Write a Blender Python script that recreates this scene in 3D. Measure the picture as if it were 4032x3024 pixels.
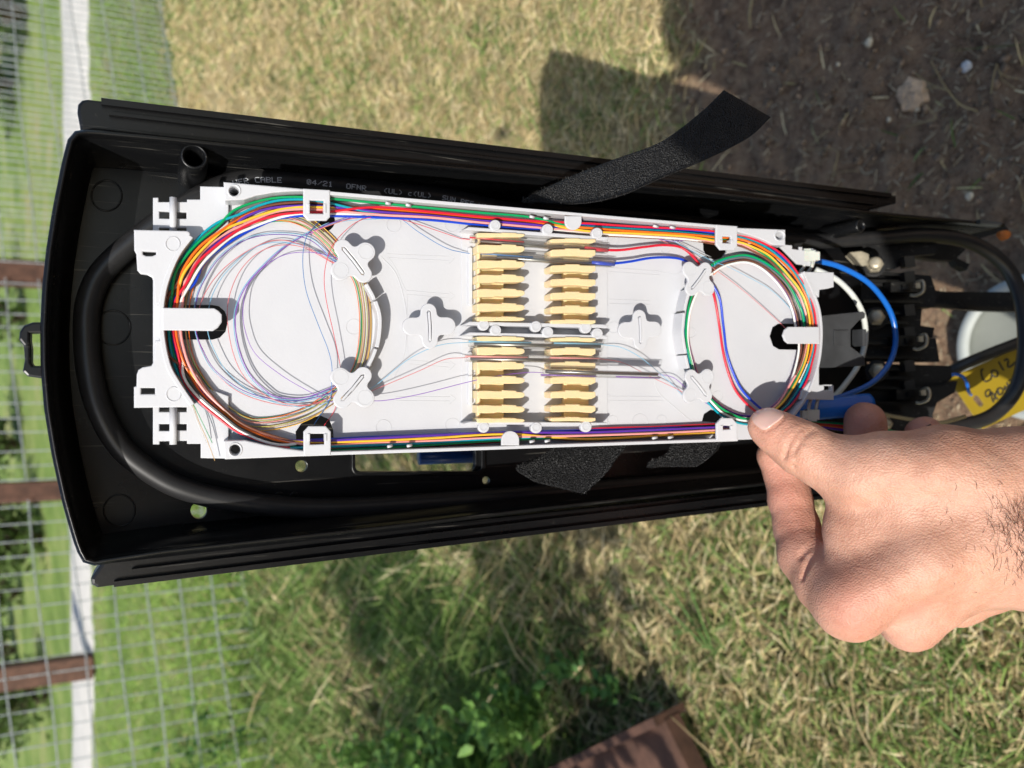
import bpy, bmesh, math, random
import numpy as np
from mathutils import Vector, Matrix
random.seed(7); rng = np.random.default_rng(7)
for o in list(bpy.data.objects): bpy.data.objects.remove(o)
SC = bpy.context.scene; COL = SC.collection

# ------------------------------------------------------------------ camera, world, sun, exposure
F = 2912.0; CAMZ = 0.95; PITCH = math.radians(25)
sP, cP = math.sin(PITCH), math.cos(PITCH)
XC = np.array([0, -sP, -cP]); YC = np.array([1.0, 0, 0]); ZC = np.array([0, -cP, sP]); C0 = np.array([0, 0, CAMZ])
cam = bpy.data.cameras.new('camera'); camo = bpy.data.objects.new('camera', cam); COL.objects.link(camo)
cam.sensor_width = 36; cam.lens = 26; cam.clip_start = 0.01; cam.clip_end = 500
cam.dof.use_dof = True; cam.dof.focus_distance = 0.295; cam.dof.aperture_fstop = 11
M = Matrix([[XC[i], YC[i], ZC[i], C0[i]] for i in range(3)] + [[0, 0, 0, 1]])
camo.matrix_world = M; SC.camera = camo
SUN_CAM = np.array([-0.234, -0.472, 1.0])                     # towards the sun, camera axes
sdir = SUN_CAM[0]*XC + SUN_CAM[1]*YC + SUN_CAM[2]*ZC; sdir /= np.linalg.norm(sdir)
sel = math.asin(sdir[2]); saz = math.atan2(sdir[0], sdir[1])
w = bpy.data.worlds.new("World"); SC.world = w; w.use_nodes = True
nt = w.node_tree; bg = nt.nodes['Background']; sky = nt.nodes.new('ShaderNodeTexSky'); sky.sky_type = 'NISHITA'
sky.sun_disc = False; sky.sun_elevation = sel; sky.sun_rotation = saz
nt.links.new(sky.outputs[0], bg.inputs[0]); bg.inputs[1].default_value = 0.15
sl = bpy.data.lights.new('sun', 'SUN'); sl.energy = 5.0; sl.angle = math.radians(0.55); sl.color = (1, .955, .88)
so = bpy.data.objects.new('sun', sl); COL.objects.link(so)
so.rotation_euler = Vector(sdir).to_track_quat('Z', 'Y').to_euler(); so.location = (0, -3, 5)
SC.view_settings.view_transform = 'Standard'; SC.view_settings.look = 'None'; SC.view_settings.exposure = 0.0
SC.view_settings.gamma = 1

# ------------------------------------------------------------------ pixel and frame helpers (pixels of the 4032 x 3024 photograph)
def ray(px, py): return (px-2016)/F*XC - (py-1512)/F*YC - ZC
def at(px, py, d): return C0 + d*ray(px, py)                # depth along the optical axis
def onY(px, py, y):                                         # vertical plane world y = const
    r = ray(px, py); return C0 + r*(y/r[1])
UD = .9426*XC - .3338*ZC; VD = -YC; ND = .3338*XC + .9426*ZC
T0 = at(920, 1262, .268)                                    # tray rim plane origin
def TP(px, py, h=0.0):                                      # pixel -> world on the tray plane lifted by h
    r = ray(px, py); t = np.dot(T0 + h*ND - C0, ND)/np.dot(r, ND); return C0 + t*r
def TL(px, py, h=0.0):
    p = TP(px, py, h) - T0; return np.array([p@UD, p@VD])
def TW(u, v, h): return T0 + u*UD + v*VD + h*ND
# ground plane through three seen points
PA = onY(1020, 2500, 2.6); PB = onY(720, 500, 3.05); PC = onY(4032, 1512, .45)
A_ = np.array([[p[0], p[1], 1] for p in (PA, PB, PC)]); gx, gy, g0 = np.linalg.solve(A_, [PA[2], PB[2], PC[2]])
print('ground', gx, gy, g0)
def gz(x, y): return g0 + gx*x + gy*y
GN = np.array([-gx, -gy, 1]); GN /= np.linalg.norm(GN)
def GP(px, py, lift=0.0):
    r = ray(px, py); d = C0
    t = (g0 + gx*d[0] + gy*d[1] - d[2] + lift)/(r[2] - gx*r[0] - gy*r[1]); return C0 + t*r

def smooth(pts, n=8, closed=False):
    P = [np.array(p, float) for p in pts]; out = []; N = len(P)
    rngk = range(N if closed else N-1)
    for i in rngk:
        if closed: a, b, c, d = P[(i-1) % N], P[i], P[(i+1) % N], P[(i+2) % N]
        else:
            a = P[i-1] if i > 0 else 2*P[0]-P[1]; b, c = P[i], P[i+1]; d = P[i+2] if i+2 < N else 2*P[-1]-P[-2]
        # centripetal-ish blend kept simple: uniform with clamped tangents
        for k in range(n):
            t = k/n; t2, t3 = t*t, t*t*t
            out.append(.5*((2*b) + (-a+c)*t + (2*a-5*b+4*c-d)*t2 + (-a+3*b-3*c+d)*t3))
    if not closed: out.append(P[-1])
    return out

# ------------------------------------------------------------------ mesh objects
def wloc(o):
    v = Vector((0, 0, 0))
    while o: v += o.location; o = o.parent
    return np.array(v)
def mk(name, V, Fc, mat, parent=None, sm=False, **kw):
    V = np.asarray(V, float).reshape(-1, 3); c = (V.min(0)+V.max(0))/2
    me = bpy.data.meshes.new(name); me.from_pydata((V-c).tolist(), [], [tuple(f) for f in Fc]); me.update()
    if mat: me.materials.append(mat)
    if sm: me.polygons.foreach_set('use_smooth', [True]*len(me.polygons))
    o = bpy.data.objects.new(name, me); COL.objects.link(o)
    o.location = Vector(c - (wloc(parent) if parent else 0)); 
    if parent: o.parent = parent
    for k, v in kw.items(): o[k] = v
    return o
def thing(name, loc, label, cat, group=None, kind=None):
    o = bpy.data.objects.new(name, None); COL.objects.link(o); o.location = Vector(loc); o.empty_display_size = .01
    o['label'] = label; o['category'] = cat
    if group: o['group'] = group
    if kind: o['kind'] = kind
    return o
def tg(o, label, cat, group=None):
    o['label'] = label; o['category'] = cat
    if group: o['group'] = group
    return o
class MB:
    def __init__(s): s.V = []; s.F = []
    def add(s, V, Fc):
        b = len(s.V); s.V += [tuple(v) for v in V]; s.F += [tuple(i+b for i in f) for f in Fc]; return s
    def box(s, c, ax, hs):                                   # centre, three axes, half sizes
        c = np.array(c); P = []
        for i in (-1, 1):
            for j in (-1, 1):
                for k in (-1, 1): P.append(c + i*hs[0]*ax[0] + j*hs[1]*ax[1] + k*hs[2]*ax[2])
        return s.add(P, [(0, 1, 3, 2), (4, 6, 7, 5), (0, 4, 5, 1), (2, 3, 7, 6), (0, 2, 6, 4), (1, 5, 7, 3)])
    def done(s, name, mat, parent=None, sm=False, **kw): return mk(name, s.V, s.F, mat, parent, sm, **kw)
def tube_geo(P, r, seg=8, cap=True):
    P = np.array(P, float); n = len(P); R = np.full(n, r) if np.isscalar(r) else np.array(r)
    T = np.gradient(P, axis=0); T /= np.linalg.norm(T, axis=1)[:, None]+1e-12
    a = np.cross(T[0], [0.31, .17, .93]); a /= np.linalg.norm(a); V = []
    for i in range(n):
        a = a - T[i]*(a@T[i]); a /= np.linalg.norm(a); b = np.cross(T[i], a)
        for k in range(seg):
            t = 2*math.pi*k/seg; V.append(P[i] + R[i]*(math.cos(t)*a + math.sin(t)*b))
    Fc = [(i*seg+k, i*seg+(k+1) % seg, (i+1)*seg+(k+1) % seg, (i+1)*seg+k) for i in range(n-1) for k in range(seg)]
    if cap: Fc += [tuple(range(seg-1, -1, -1)), tuple(range((n-1)*seg, n*seg))]
    return V, Fc
def tube(name, P, r, mat, parent=None, seg=8, **kw):
    V, Fc = tube_geo(P, r, seg); return mk(name, V, Fc, mat, parent, True, **kw)
def plate2d(outer, holes=(), thick=.001, bev=.0002):
    """2-D outline(s) -> rounded-edge plate; returns V (n,3) with z in [0,thick] and faces"""
    cu = bpy.data.curves.new('t', 'CURVE'); cu.dimensions = '2D'; cu.fill_mode = 'BOTH'; cu.extrude = max(thick/2-bev, 1e-6); cu.bevel_depth = bev
    cu.bevel_resolution = 1; cu.offset = -bev
    for L in [outer]+list(holes):
        s = cu.splines.new('POLY'); s.points.add(len(L)-1); s.use_cyclic_u = True
        for p, q in zip(s.points, L): p.co = (q[0]*1, q[1]*1, 0, 1)
    o = bpy.data.objects.new('t', cu); COL.objects.link(o); dg = bpy.context.evaluated_depsgraph_get(); dg.update()
    me = bpy.data.meshes.new_from_object(o.evaluated_get(dg)); V = np.array([v.co[:] for v in me.vertices]); Fc = [tuple(p.vertices) for p in me.polygons]
    bpy.data.objects.remove(o); bpy.data.curves.remove(cu); bpy.data.meshes.remove(me); V[:, 2] += thick/2
    return V, Fc
def tplate(mb, outer, h0, h1, holes=(), bev=.0002):          # outline in tray (u,v) metres
    V, Fc = plate2d(outer, holes, h1-h0, bev)
    mb.add([TW(v[0], v[1], v[2]+h0) for v in V], [f[::-1] for f in Fc]); return mb
def pxl(L, h=0.0): return [TL(x, y, h) for x, y in L]
def rrect(x0, y0, x1, y1, r, n=4):
    out = []
    for cx, cy, a in ((x1-r, y0+r, -90), (x1-r, y1-r, 0), (x0+r, y1-r, 90), (x0+r, y0+r, 180)):
        for k in range(n+1):
            t = math.radians(a+90*k/n); out.append((cx+r*math.cos(t), cy+r*math.sin(t)))
    return out
def circ(cx, cy, r, n=24, ry=None): return [(cx+r*math.cos(2*math.pi*k/n), cy+(ry or r)*math.sin(2*math.pi*k/n)) for k in range(n)]
def ribbon(path, th):                                       # closed outline round a 2-D path
    P = np.array(path); T = np.gradient(P, axis=0); T /= np.linalg.norm(T, axis=1)[:, None]; N = np.stack([-T[:, 1], T[:, 0]], 1)
    return list(P+N*th/2)+list((P-N*th/2)[::-1])

# ------------------------------------------------------------------ materials
def nodes(name):
    m = bpy.data.materials.new(name); m.use_nodes = True; return m, m.node_tree, m.node_tree.nodes['Principled BSDF']
def noise(nt, scale, detail=3, coord='Object', rough=.6):
    tc = nt.nodes.new('ShaderNodeTexCoord'); n = nt.nodes.new('ShaderNodeTexNoise'); n.inputs['Scale'].default_value = scale
    n.inputs['Detail'].default_value = detail; n.inputs['Roughness'].default_value = rough; nt.links.new(tc.outputs[coord], n.inputs['Vector']); return n
def ramp(nt, src, stops):
    r = nt.nodes.new('ShaderNodeValToRGB'); e = r.color_ramp.elements
    while len(e) < len(stops): e.new(.5)
    for k, (p, c) in enumerate(stops): e[k].position = p; e[k].color = (*c, 1) if len(c) == 3 else c
    nt.links.new(src, r.inputs[0]); return r
def mixc(nt, fac, a, b):
    m = nt.nodes.new('ShaderNodeMix'); m.data_type = 'RGBA'
    for s, v in ((0, fac), (6, a), (7, b)):
        if isinstance(v, bpy.types.NodeSocket): nt.links.new(v, m.inputs[s])
        elif s == 0: m.inputs[0].default_value = v
        else: m.inputs[s].default_value = (*v, 1)
    return m.outputs[2]
def bump(nt, bs, src, strength, dist):
    b = nt.nodes.new('ShaderNodeBump'); b.inputs['Strength'].default_value = strength; b.inputs['Distance'].default_value = dist
    nt.links.new(src, b.inputs['Height']); nt.links.new(b.outputs[0], bs.inputs['Normal']); return b
def simple(name, col, rough=.45, var=.12, scale=60, metal=0, spec=.5, bmp=0, **kw):
    m, nt, bs = nodes(name); n = noise(nt, scale, 3)
    a = tuple(c*(1-var) for c in col); b = tuple(min(1, c*(1+var)) for c in col)
    r = ramp(nt, n.outputs[0], [(.3, a), (.7, b)]); nt.links.new(r.outputs[0], bs.inputs['Base Color'])
    bs.inputs['Roughness'].default_value = rough; bs.inputs['Metallic'].default_value = metal; bs.inputs['Specular IOR Level'].default_value = spec
    if bmp: bump(nt, bs, n.outputs[0], .5, bmp)
    for k, v in kw.items(): bs.inputs[k.replace('_', ' ')].default_value = v
    return m
# white moulded plastic with a few specks of dirt
def white_plastic():
    m, nt, bs = nodes('white plastic'); n = noise(nt, 45, 4); g = noise(nt, 900, 2)
    base = ramp(nt, n.outputs[0], [(.3, (.54, .545, .57)), (.7, (.57, .575, .595))])
    sp = noise(nt, 380, 4, rough=.75); spr = ramp(nt, sp.outputs[0], [(.735, (0, 0, 0)), (.775, (1, 1, 1))])
    nt.links.new(mixc(nt, spr.outputs[0], base.outputs[0], (.38, .29, .19)), bs.inputs['Base Color'])
    bs.inputs['Roughness'].default_value = .34; bump(nt, bs, g.outputs[0], .12, .0003)
    bs.inputs['Subsurface Weight'].default_value = .12; bs.inputs['Subsurface Radius'].default_value = (.0015, .0015, .0016); bs.inputs['Subsurface Scale'].default_value = 1
    return m
WHITE = white_plastic()
def black_plastic(name='black moulded plastic', dust=.40, rough=.22):
    m, nt, bs = nodes(name); f = noise(nt, 420, 6, rough=.85); c = noise(nt, 25, 4)
    mul = nt.nodes.new('ShaderNodeMath'); mul.operation = 'MULTIPLY'
    r1 = ramp(nt, f.outputs[0], [(.61, (0, 0, 0)), (.72, (1, 1, 1))]); r2 = ramp(nt, c.outputs[0], [(.42, (0, 0, 0)), (.68, (1, 1, 1))])
    nt.links.new(r1.outputs[0], mul.inputs[0]); nt.links.new(r2.outputs[0], mul.inputs[1])
    m2 = nt.nodes.new('ShaderNodeMath'); m2.operation = 'MULTIPLY'; nt.links.new(mul.outputs[0], m2.inputs[0]); m2.inputs[1].default_value = dust
    # long scratches
    tc = nt.nodes.new('ShaderNodeTexCoord'); mp = nt.nodes.new('ShaderNodeMapping'); mp.inputs['Scale'].default_value = (900, 900, 22)
    ns = nt.nodes.new('ShaderNodeTexNoise'); ns.inputs['Scale'].default_value = 1; ns.inputs['Detail'].default_value = 4
    nt.links.new(tc.outputs['Object'], mp.inputs[0]); nt.links.new(mp.outputs[0], ns.inputs['Vector'])
    rs = ramp(nt, ns.outputs[0], [(.64, (0, 0, 0)), (.74, (.45, .45, .45))]); ms = nt.nodes.new('ShaderNodeMath'); ms.operation = 'MAXIMUM'
    nt.links.new(m2.outputs[0], ms.inputs[0]); nt.links.new(rs.outputs[0], ms.inputs[1])
    nt.links.new(mixc(nt, ms.outputs[0], (.0050, .0053, .006), (.20, .19, .165)), bs.inputs['Base Color'])
    rr = nt.nodes.new('ShaderNodeMapRange'); rr.inputs[3].default_value = rough; rr.inputs[4].default_value = rough+.28
    nt.links.new(c.outputs[0], rr.inputs[0]); nt.links.new(rr.outputs[0], bs.inputs['Roughness']); bump(nt, bs, f.outputs[0], .12, .0004)
    bs.inputs['Specular IOR Level'].default_value = .36
    return m
BLACK = black_plastic(rough=.16); RUBBER = simple('black cable jacket', (.020, .020, .021), .38, .15, 200); DULL = black_plastic('dusty black fittings', .8, .5)
CREAM = simple('cream plastic', (.74, .58, .33), .45, .04, 80, Subsurface_Weight=.25, Subsurface_Scale=.004)
GALV = simple('galvanised wire', (.34, .37, .38), .5, .25, 40, metal=.35)
RUST = simple('rusty steel', (.095, .046, .030), .85, .4, 30, bmp=.002)
STEEL = simple('dull zinc bolt', (.44, .39, .29), .42, .3, 160, metal=.45, bmp=.0005)
ROD = simple('steel rod', (.30, .29, .26), .3, .05, 60, metal=1)
SHELL = simple('pale shell', (.6, .58, .55), .5, .3, 300)
TUBECOL = dict(blue=(.006, .05, .52), orange=(.80, .15, .012), green=(.0, .30, .095), brown=(.17, .06, .035), slate=(.17, .17, .175), white=(.80, .80, .76),
    red=(.62, .012, .035), black=(.012, .010, .010), yellow=(.82, .47, .04), violet=(.10, .028, .34), rose=(.82, .33, .31), aqua=(.0, .30, .38), tan=(.48, .30, .12), olive=(.45, .44, .12), sky=(.20, .45, .62), pink=(.62, .16, .17), purple=(.24, .09, .46), deepblue=(.04, .17, .42), clear=(.6, .6, .6))
TM = {k: simple(k+' tubing', v, .3, .04, 90) for k, v in TUBECOL.items()}
def glassy(name, tint=(.93, .93, .95), fres=.5, base=.06):
    m = bpy.data.materials.new(name); m.use_nodes = True; nt = m.node_tree; nt.nodes.clear()
    o = nt.nodes.new('ShaderNodeOutputMaterial'); t = nt.nodes.new('ShaderNodeBsdfTransparent'); t.inputs[0].default_value = (*tint, 1)
    g = nt.nodes.new('ShaderNodeBsdfGlossy'); g.inputs['Roughness'].default_value = .08; lw = nt.nodes.new('ShaderNodeLayerWeight'); lw.inputs[0].default_value = fres
    d = nt.nodes.new('ShaderNodeBsdfDiffuse'); d.inputs[0].default_value = (.6, .6, .62, 1)
    mx = nt.nodes.new('ShaderNodeMixShader'); mx2 = nt.nodes.new('ShaderNodeMixShader'); mx2.inputs[0].default_value = base
    nt.links.new(lw.outputs[1], mx.inputs[0]); nt.links.new(t.outputs[0], mx.inputs[1]); nt.links.new(g.outputs[0], mx.inputs[2])
    nt.links.new(mx.outputs[0], mx2.inputs[1]); nt.links.new(d.outputs[0], mx2.inputs[2]); nt.links.new(mx2.outputs[0], o.inputs[0]); return m
CLEAR = glassy('clear heat-shrink', (.97, .965, .95), .35)
def velcro():
    m, nt, bs = nodes('black hook-and-loop fabric'); v = nt.nodes.new('ShaderNodeTexVoronoi'); v.inputs['Scale'].default_value = 1500
    tc = nt.nodes.new('ShaderNodeTexCoord'); nt.links.new(tc.outputs['Object'], v.inputs['Vector']); n = noise(nt, 1100, 3)
    r = ramp(nt, n.outputs[0], [(.50, (.003, .003, .0035)), (.66, (.008, .008, .009)), (.80, (.07, .066, .06))])
    nt.links.new(r.outputs[0], bs.inputs['Base Color']); bs.inputs['Roughness'].default_value = .5
    bump(nt, bs, v.outputs[0], .8, .0012); return m
VELCRO = velcro()
def leafmat(name, c1, c2, attr=True, rough=.55):
    m, nt, bs = nodes(name)
    if attr:
        a = nt.nodes.new('ShaderNodeAttribute'); a.attribute_name = 'tint'; nt.links.new(a.outputs['Color'], bs.inputs['Base Color'])
    else:
        n = noise(nt, 30, 3); r = ramp(nt, n.outputs[0], [(.3, c1), (.7, c2)]); nt.links.new(r.outputs[0], bs.inputs['Base Color'])
    bs.inputs['Roughness'].default_value = rough; bs.inputs['Specular IOR Level'].default_value = .3
    # light coming through thin blades
    tr = nt.nodes.new('ShaderNodeBsdfTranslucent'); mx = nt.nodes.new('ShaderNodeMixShader'); mx.inputs[0].default_value = .25
    src = a.outputs['Color'] if attr else r.outputs[0]; nt.links.new(src, tr.inputs[0]); out = nt.nodes['Material Output']
    nt.links.new(bs.outputs[0], mx.inputs[1]); nt.links.new(tr.outputs[0], mx.inputs[2]); nt.links.new(mx.outputs[0], out.inputs[0]); return m
BLADE = leafmat('grass blades', 0, 0)
LEAF = leafmat('weed leaves', (.05, .13, .03), (.11, .24, .06), False)
LEAFD = leafmat('bush leaves', (.07, .12, .035), (.16, .23, .07), False)
LEAFY = leafmat('straw', (.34, .26, .13), (.5, .4, .22), False)
BARK = simple('bark', (.10, .075, .05), .9, .3, 30)

# ------------------------------------------------------------------ ground, road
def fbm(x, y, seed=0, oct=4, f=1.0):
    out = np.zeros_like(x, float); a = 1; r = np.random.default_rng(seed)
    for k in range(oct):
        for j in range(3):
            th = r.uniform(0, 6.28); ph = r.uniform(0, 6.28); ff = f*(1+.6*r.random())
            out += a*np.sin((x*math.cos(th)+y*math.sin(th))*ff + ph + 1.3*np.sin((x*math.sin(th)-y*math.cos(th))*ff*.7+ph*2))/3
        a *= .55; f *= 2.1
    return out
FD = PB-PA; FD[2] = 0; FD /= np.linalg.norm(FD)              # direction of the fence line
FN = np.array([-FD[1], FD[0], 0]); FN = FN if FN[1] > 0 else -FN
def behind(x, y): return (x-PA[0])*FN[0] + (y-PA[1])*FN[1]   # >0 beyond the fence
def ssm(a, b, x): t = np.clip((x-a)/(b-a), 0, 1); return t*t*(3-2*t)
DL = [GP(2440, 0), GP(2680, 420), GP(2560, 700), GP(2600, 1200)]
def dirtmask(x, y):
    d = .83 + .05*fbm(x, y, 3, 4, 5.0) + .045*fbm(x, y, 33, 3, 26.0)
    m = ssm(.10, -.08, y-d) * ssm(-.16, -.05, x+.05*fbm(x, y, 5, 3, 9.0)); return m
def ht(x, y, fine=True):
    d = dirtmask(x, y); b = behind(x, y)
    z = gz(x, y) + .012*fbm(x, y, 1, 3, 3.0) + .004*fbm(x, y, 2, 3, 22.0)
    if fine: z = z + d*(.0035*fbm(x, y, 8, 4, 120.0) + .006*np.maximum(0, fbm(x, y, 9, 3, 60.0))) 
    return z + .10*np.maximum(0, b-6)*.1*fbm(x, y, 4, 2, .5)
def axis(lo, hi, step, ratio, far):
    a = list(np.arange(lo, hi, step)); s = step; v = hi
    while v < far: a.append(v); s *= ratio; v += s
    s = step; v = lo-step
    while v > -far: a.insert(0, v); s *= ratio; v -= s
    return np.array(a)
xs = axis(-.9, 1.0, .0085, 1.07, 70); ys = axis(.25, 1.6, .0085, 1.07, 70); ys = ys[ys > -30]
X, Y = np.meshgrid(xs, ys); Zg = ht(X, Y); nx, ny = len(xs), len(ys); print('ground grid', nx, ny)
me = bpy.data.meshes.new('ground'); V = np.stack([X, Y, Zg], -1).reshape(-1, 3)
I = np.arange(nx*ny).reshape(ny, nx); Q = np.stack([I[:-1, :-1], I[:-1, 1:], I[1:, 1:], I[1:, :-1]], -1).reshape(-1, 4)
me.vertices.add(len(V)); me.vertices.foreach_set('co', V.ravel()); me.loops.add(Q.size); me.loops.foreach_set('vertex_index', Q.ravel().astype(np.int32))
me.polygons.add(len(Q)); me.polygons.foreach_set('loop_start', np.arange(0, Q.size, 4, dtype=np.int32)); me.polygons.foreach_set('loop_total', np.full(len(Q), 4, np.int32))
me.polygons.foreach_set('use_smooth', np.ones(len(Q), bool)); me.update()
ca = me.color_attributes.new('cover', 'FLOAT_COLOR', 'POINT')
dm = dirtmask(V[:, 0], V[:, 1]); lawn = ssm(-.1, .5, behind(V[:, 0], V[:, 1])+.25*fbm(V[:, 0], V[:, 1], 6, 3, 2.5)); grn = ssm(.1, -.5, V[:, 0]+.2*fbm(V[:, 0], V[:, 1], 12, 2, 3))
ca.data.foreach_set('color', np.stack([dm, lawn, grn, np.ones_like(dm)], -1).astype(np.float32).ravel())
def ground_mat():
    m, nt, bs = nodes('ground cover'); a = nt.nodes.new('ShaderNodeAttribute'); a.attribute_name = 'cover'
    s = nt.nodes.new('ShaderNodeSeparateColor'); nt.links.new(a.outputs['Color'], s.inputs[0])
    n1 = noise(nt, 9, 8, rough=.7); n2 = noise(nt, 70, 6, rough=.75); n3 = noise(nt, 260, 4, rough=.8); nb = noise(nt, 1.4, 6, rough=.65)
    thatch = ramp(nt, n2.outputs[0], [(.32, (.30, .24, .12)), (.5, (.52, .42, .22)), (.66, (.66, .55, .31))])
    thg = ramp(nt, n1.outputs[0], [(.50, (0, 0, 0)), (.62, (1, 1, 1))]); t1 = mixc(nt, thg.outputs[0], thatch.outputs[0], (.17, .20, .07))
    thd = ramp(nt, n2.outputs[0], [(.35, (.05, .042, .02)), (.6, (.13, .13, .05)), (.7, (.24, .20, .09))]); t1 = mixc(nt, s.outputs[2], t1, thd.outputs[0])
    lawn1 = ramp(nt, nb.outputs[0], [(.28, (.14, .22, .05)), (.45, (.24, .36, .085)), (.58, (.36, .44, .14)), (.70, (.50, .45, .22))])
    lm = ramp(nt, n1.outputs[0], [(.3, (.55, .55, .55)), (.7, (1, 1, 1))]); mm = nt.nodes.new('ShaderNodeMix'); mm.data_type = 'RGBA'; mm.blend_type = 'MULTIPLY'; mm.inputs[0].default_value = .7
    nt.links.new(lawn1.outputs[0], mm.inputs[6]); nt.links.new(lm.outputs[0], mm.inputs[7])
    t2 = mixc(nt, s.outputs[1], t1, mm.outputs[2])
    dirt = ramp(nt, n2.outputs[0], [(.30, (.13, .078, .048)), (.5, (.36, .235, .15)), (.68, (.50, .35, .22))])
    peb = ramp(nt, n3.outputs[0], [(.66, (0, 0, 0)), (.72, (1, 1, 1))]); d2 = mixc(nt, peb.outputs[0], dirt.outputs[0], (.30, .25, .19))
    nt.links.new(mixc(nt, s.outputs[0], t2, d2), bs.inputs['Base Color']); bs.inputs['Roughness'].default_value = .9; bs.inputs['Specular IOR Level'].default_value = .2
    ad = nt.nodes.new('ShaderNodeMath'); ad.operation = 'ADD'; nt.links.new(n2.outputs[0], ad.inputs[0]); nt.links.new(n3.outputs[0], ad.inputs[1]); bump(nt, bs, ad.outputs[0], .9, .012); return m
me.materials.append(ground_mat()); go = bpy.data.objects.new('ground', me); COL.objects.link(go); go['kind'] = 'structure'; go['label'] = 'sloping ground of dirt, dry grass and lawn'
# pale path beyond the fence
def pathline(p, q, t): return GP(*p)*(1-t) + GP(*q)*t
Vp, Fp = [], []
for k in range(61):
    t = -1.2 + 3.4*k/60
    a = pathline((378, 100), (392, 2950), t); b = pathline((228, 100), (272, 2950), t)
    for j in range(5):
        p = a + (b-a)*j/4; Vp.append((p[0], p[1], ht(np.array([p[0]]), np.array([p[1]]), False)[0]+.02 - (.06 if j in (0, 4) else 0)))
Fp = [(k*5+j, k*5+j+1, (k+1)*5+j+1, (k+1)*5+j) for k in range(60) for j in range(4)]
CONC = simple('pale concrete', (.54, .52, .48), .8, .1, 6, bmp=.004)
mk('path', Vp, Fp, CONC, None, True, kind='structure', label='pale concrete path running behind the wire fence')
# ------------------------------------------------------------------ cable pedestal housing
YR, YF = .304, .336
ped = thing('cable_pedestal', onY(3900, 1400, YR), 'open black plastic cable pedestal housing the white tray and coiled cables', 'cable pedestal')
rimpx = [(3961, 880), (3423, 829), (2800, 750), (2096, 682), (1400, 611), (652, 534), (380, 508), (316, 505), (286, 517), (266, 548), (243, 640), (207, 820), (182, 980), (166, 1130), (158, 1290), (160, 1450), (175, 1620),
         (205, 1800), (245, 1980), (288, 2130), (312, 2195), (332, 2222), (365, 2230), (430, 2219), (653, 2185), (1600, 2078), (2132, 2012), (3000, 1914), (3560, 1850)]
R2 = np.array([(p[0], p[2]) for p in (onY(x, y, YR) for x, y in rimpx)])
def resamp(P, step):
    P = np.array(P); d = np.r_[0, np.cumsum(np.linalg.norm(np.diff(P, axis=0), axis=1))]; n = max(2, int(d[-1]/step)); s = np.linspace(0, d[-1], n)
    return np.stack([np.interp(s, d, P[:, k]) for k in range(P.shape[1])], 1)
R2 = resamp(R2, .004); T = np.gradient(R2, axis=0); T /= np.linalg.norm(T, axis=1)[:, None]; NN = np.stack([T[:, 1], -T[:, 0]], 1)
cen = np.array([R2[:, 0].mean(), R2[:, 1].mean()])
mid = len(R2)//2
if (cen-R2[mid])@NN[mid] < 0: NN = -NN
def off(k): return R2 + NN*k
def y3(P, y): return [(p[0], y, p[1]) for p in P]
prof = [(-.0002, YF+.004), (-.0002, YR+.0012), (.0006, YR+.0003), (.0010, YR), (.0014, YR), (.0018, YR+.0006), (.0020, YR+.002), (.0022, YR+.006), (.0027, YR+.0065), (.0034, YF-.003), (.0054, YF), (.0054, YF+.004)]
V, Fc = [], []
for k, y in prof: V += y3(off(k), y)
n = len(R2)
for j in range(len(prof)): 
    j2 = (j+1) % len(prof)
    Fc += [(j*n+i, j*n+i+1, j2*n+i+1, j2*n+i) for i in range(n-1)]
Fc += [tuple(j*n for j in range(len(prof)))[::-1], tuple(j*n+n-1 for j in range(len(prof)))]
mk('side_wall', V, Fc, BLACK, ped, True)
def yplate(name, pts, y, thick, mat, parent, holes=(), bev=.0004, world=False, **kw):
    f = (lambda L: [(p[0], p[1]) for p in L]) if world else (lambda L: [(q[0], q[2]) for q in (onY(a, b, y) for a, b in L)])
    V, Fc = plate2d(f(pts), [f(h) for h in holes], thick, bev); V = [(v[0], y+thick-v[2], v[1]) for v in V]
    return mk(name, V, Fc, mat, parent, False, **kw)
# back panel with round holes and a slot; it stops above the ground
fl = off(.0052); keep = [i for i in range(n) if fl[i][1] > onY(3470, 1300, YF)[2]]
fo = [tuple(fl[i]) for i in keep]
hol = [circ(1186, 1836, 23), circ(782, 2056, 32), circ(1915, 1892, 15), rrect(1392, 1760, 1872, 1856, 26)]
hol = [[(q[0], q[2]) for q in (onY(a, b, YF) for a, b in h)] for h in hol]
def inside(h):                                              # pull a hole inwards until it clears the panel edge
    h = [np.array(q) for q in h]; foa = np.array(fo)
    for _ in range(40):
        c = np.mean(h, 0); d = min(np.linalg.norm(foa-q, axis=1).min() for q in h); k = int(np.argmin(np.linalg.norm(foa-c, axis=1)))
        out = any(abs(q[0]-foa[:, 0].mean()) > abs(foa[k][0]-foa[:, 0].mean()) for q in h) and abs(c[0]-foa[k][0]) < .02
        if d > .0012 and not out: break
        h = [q+np.array([.0006 if c[0] < foa[:, 0].mean() else -.0006, 0]) for q in h]
    return [tuple(q) for q in h]
hol = [inside(h) for h in hol]
V, Fc = plate2d(fo, hol, .0035, .0003); print('PANEL AREA', sum(1 for f in Fc)); bp_ = mk('back_panel', [(v[0], YF+.0035-v[2], v[1]) for v in V], Fc, BLACK, ped)
PAREA = sum(p.area for p in bp_.data.polygons); print('panel area', PAREA)
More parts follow.
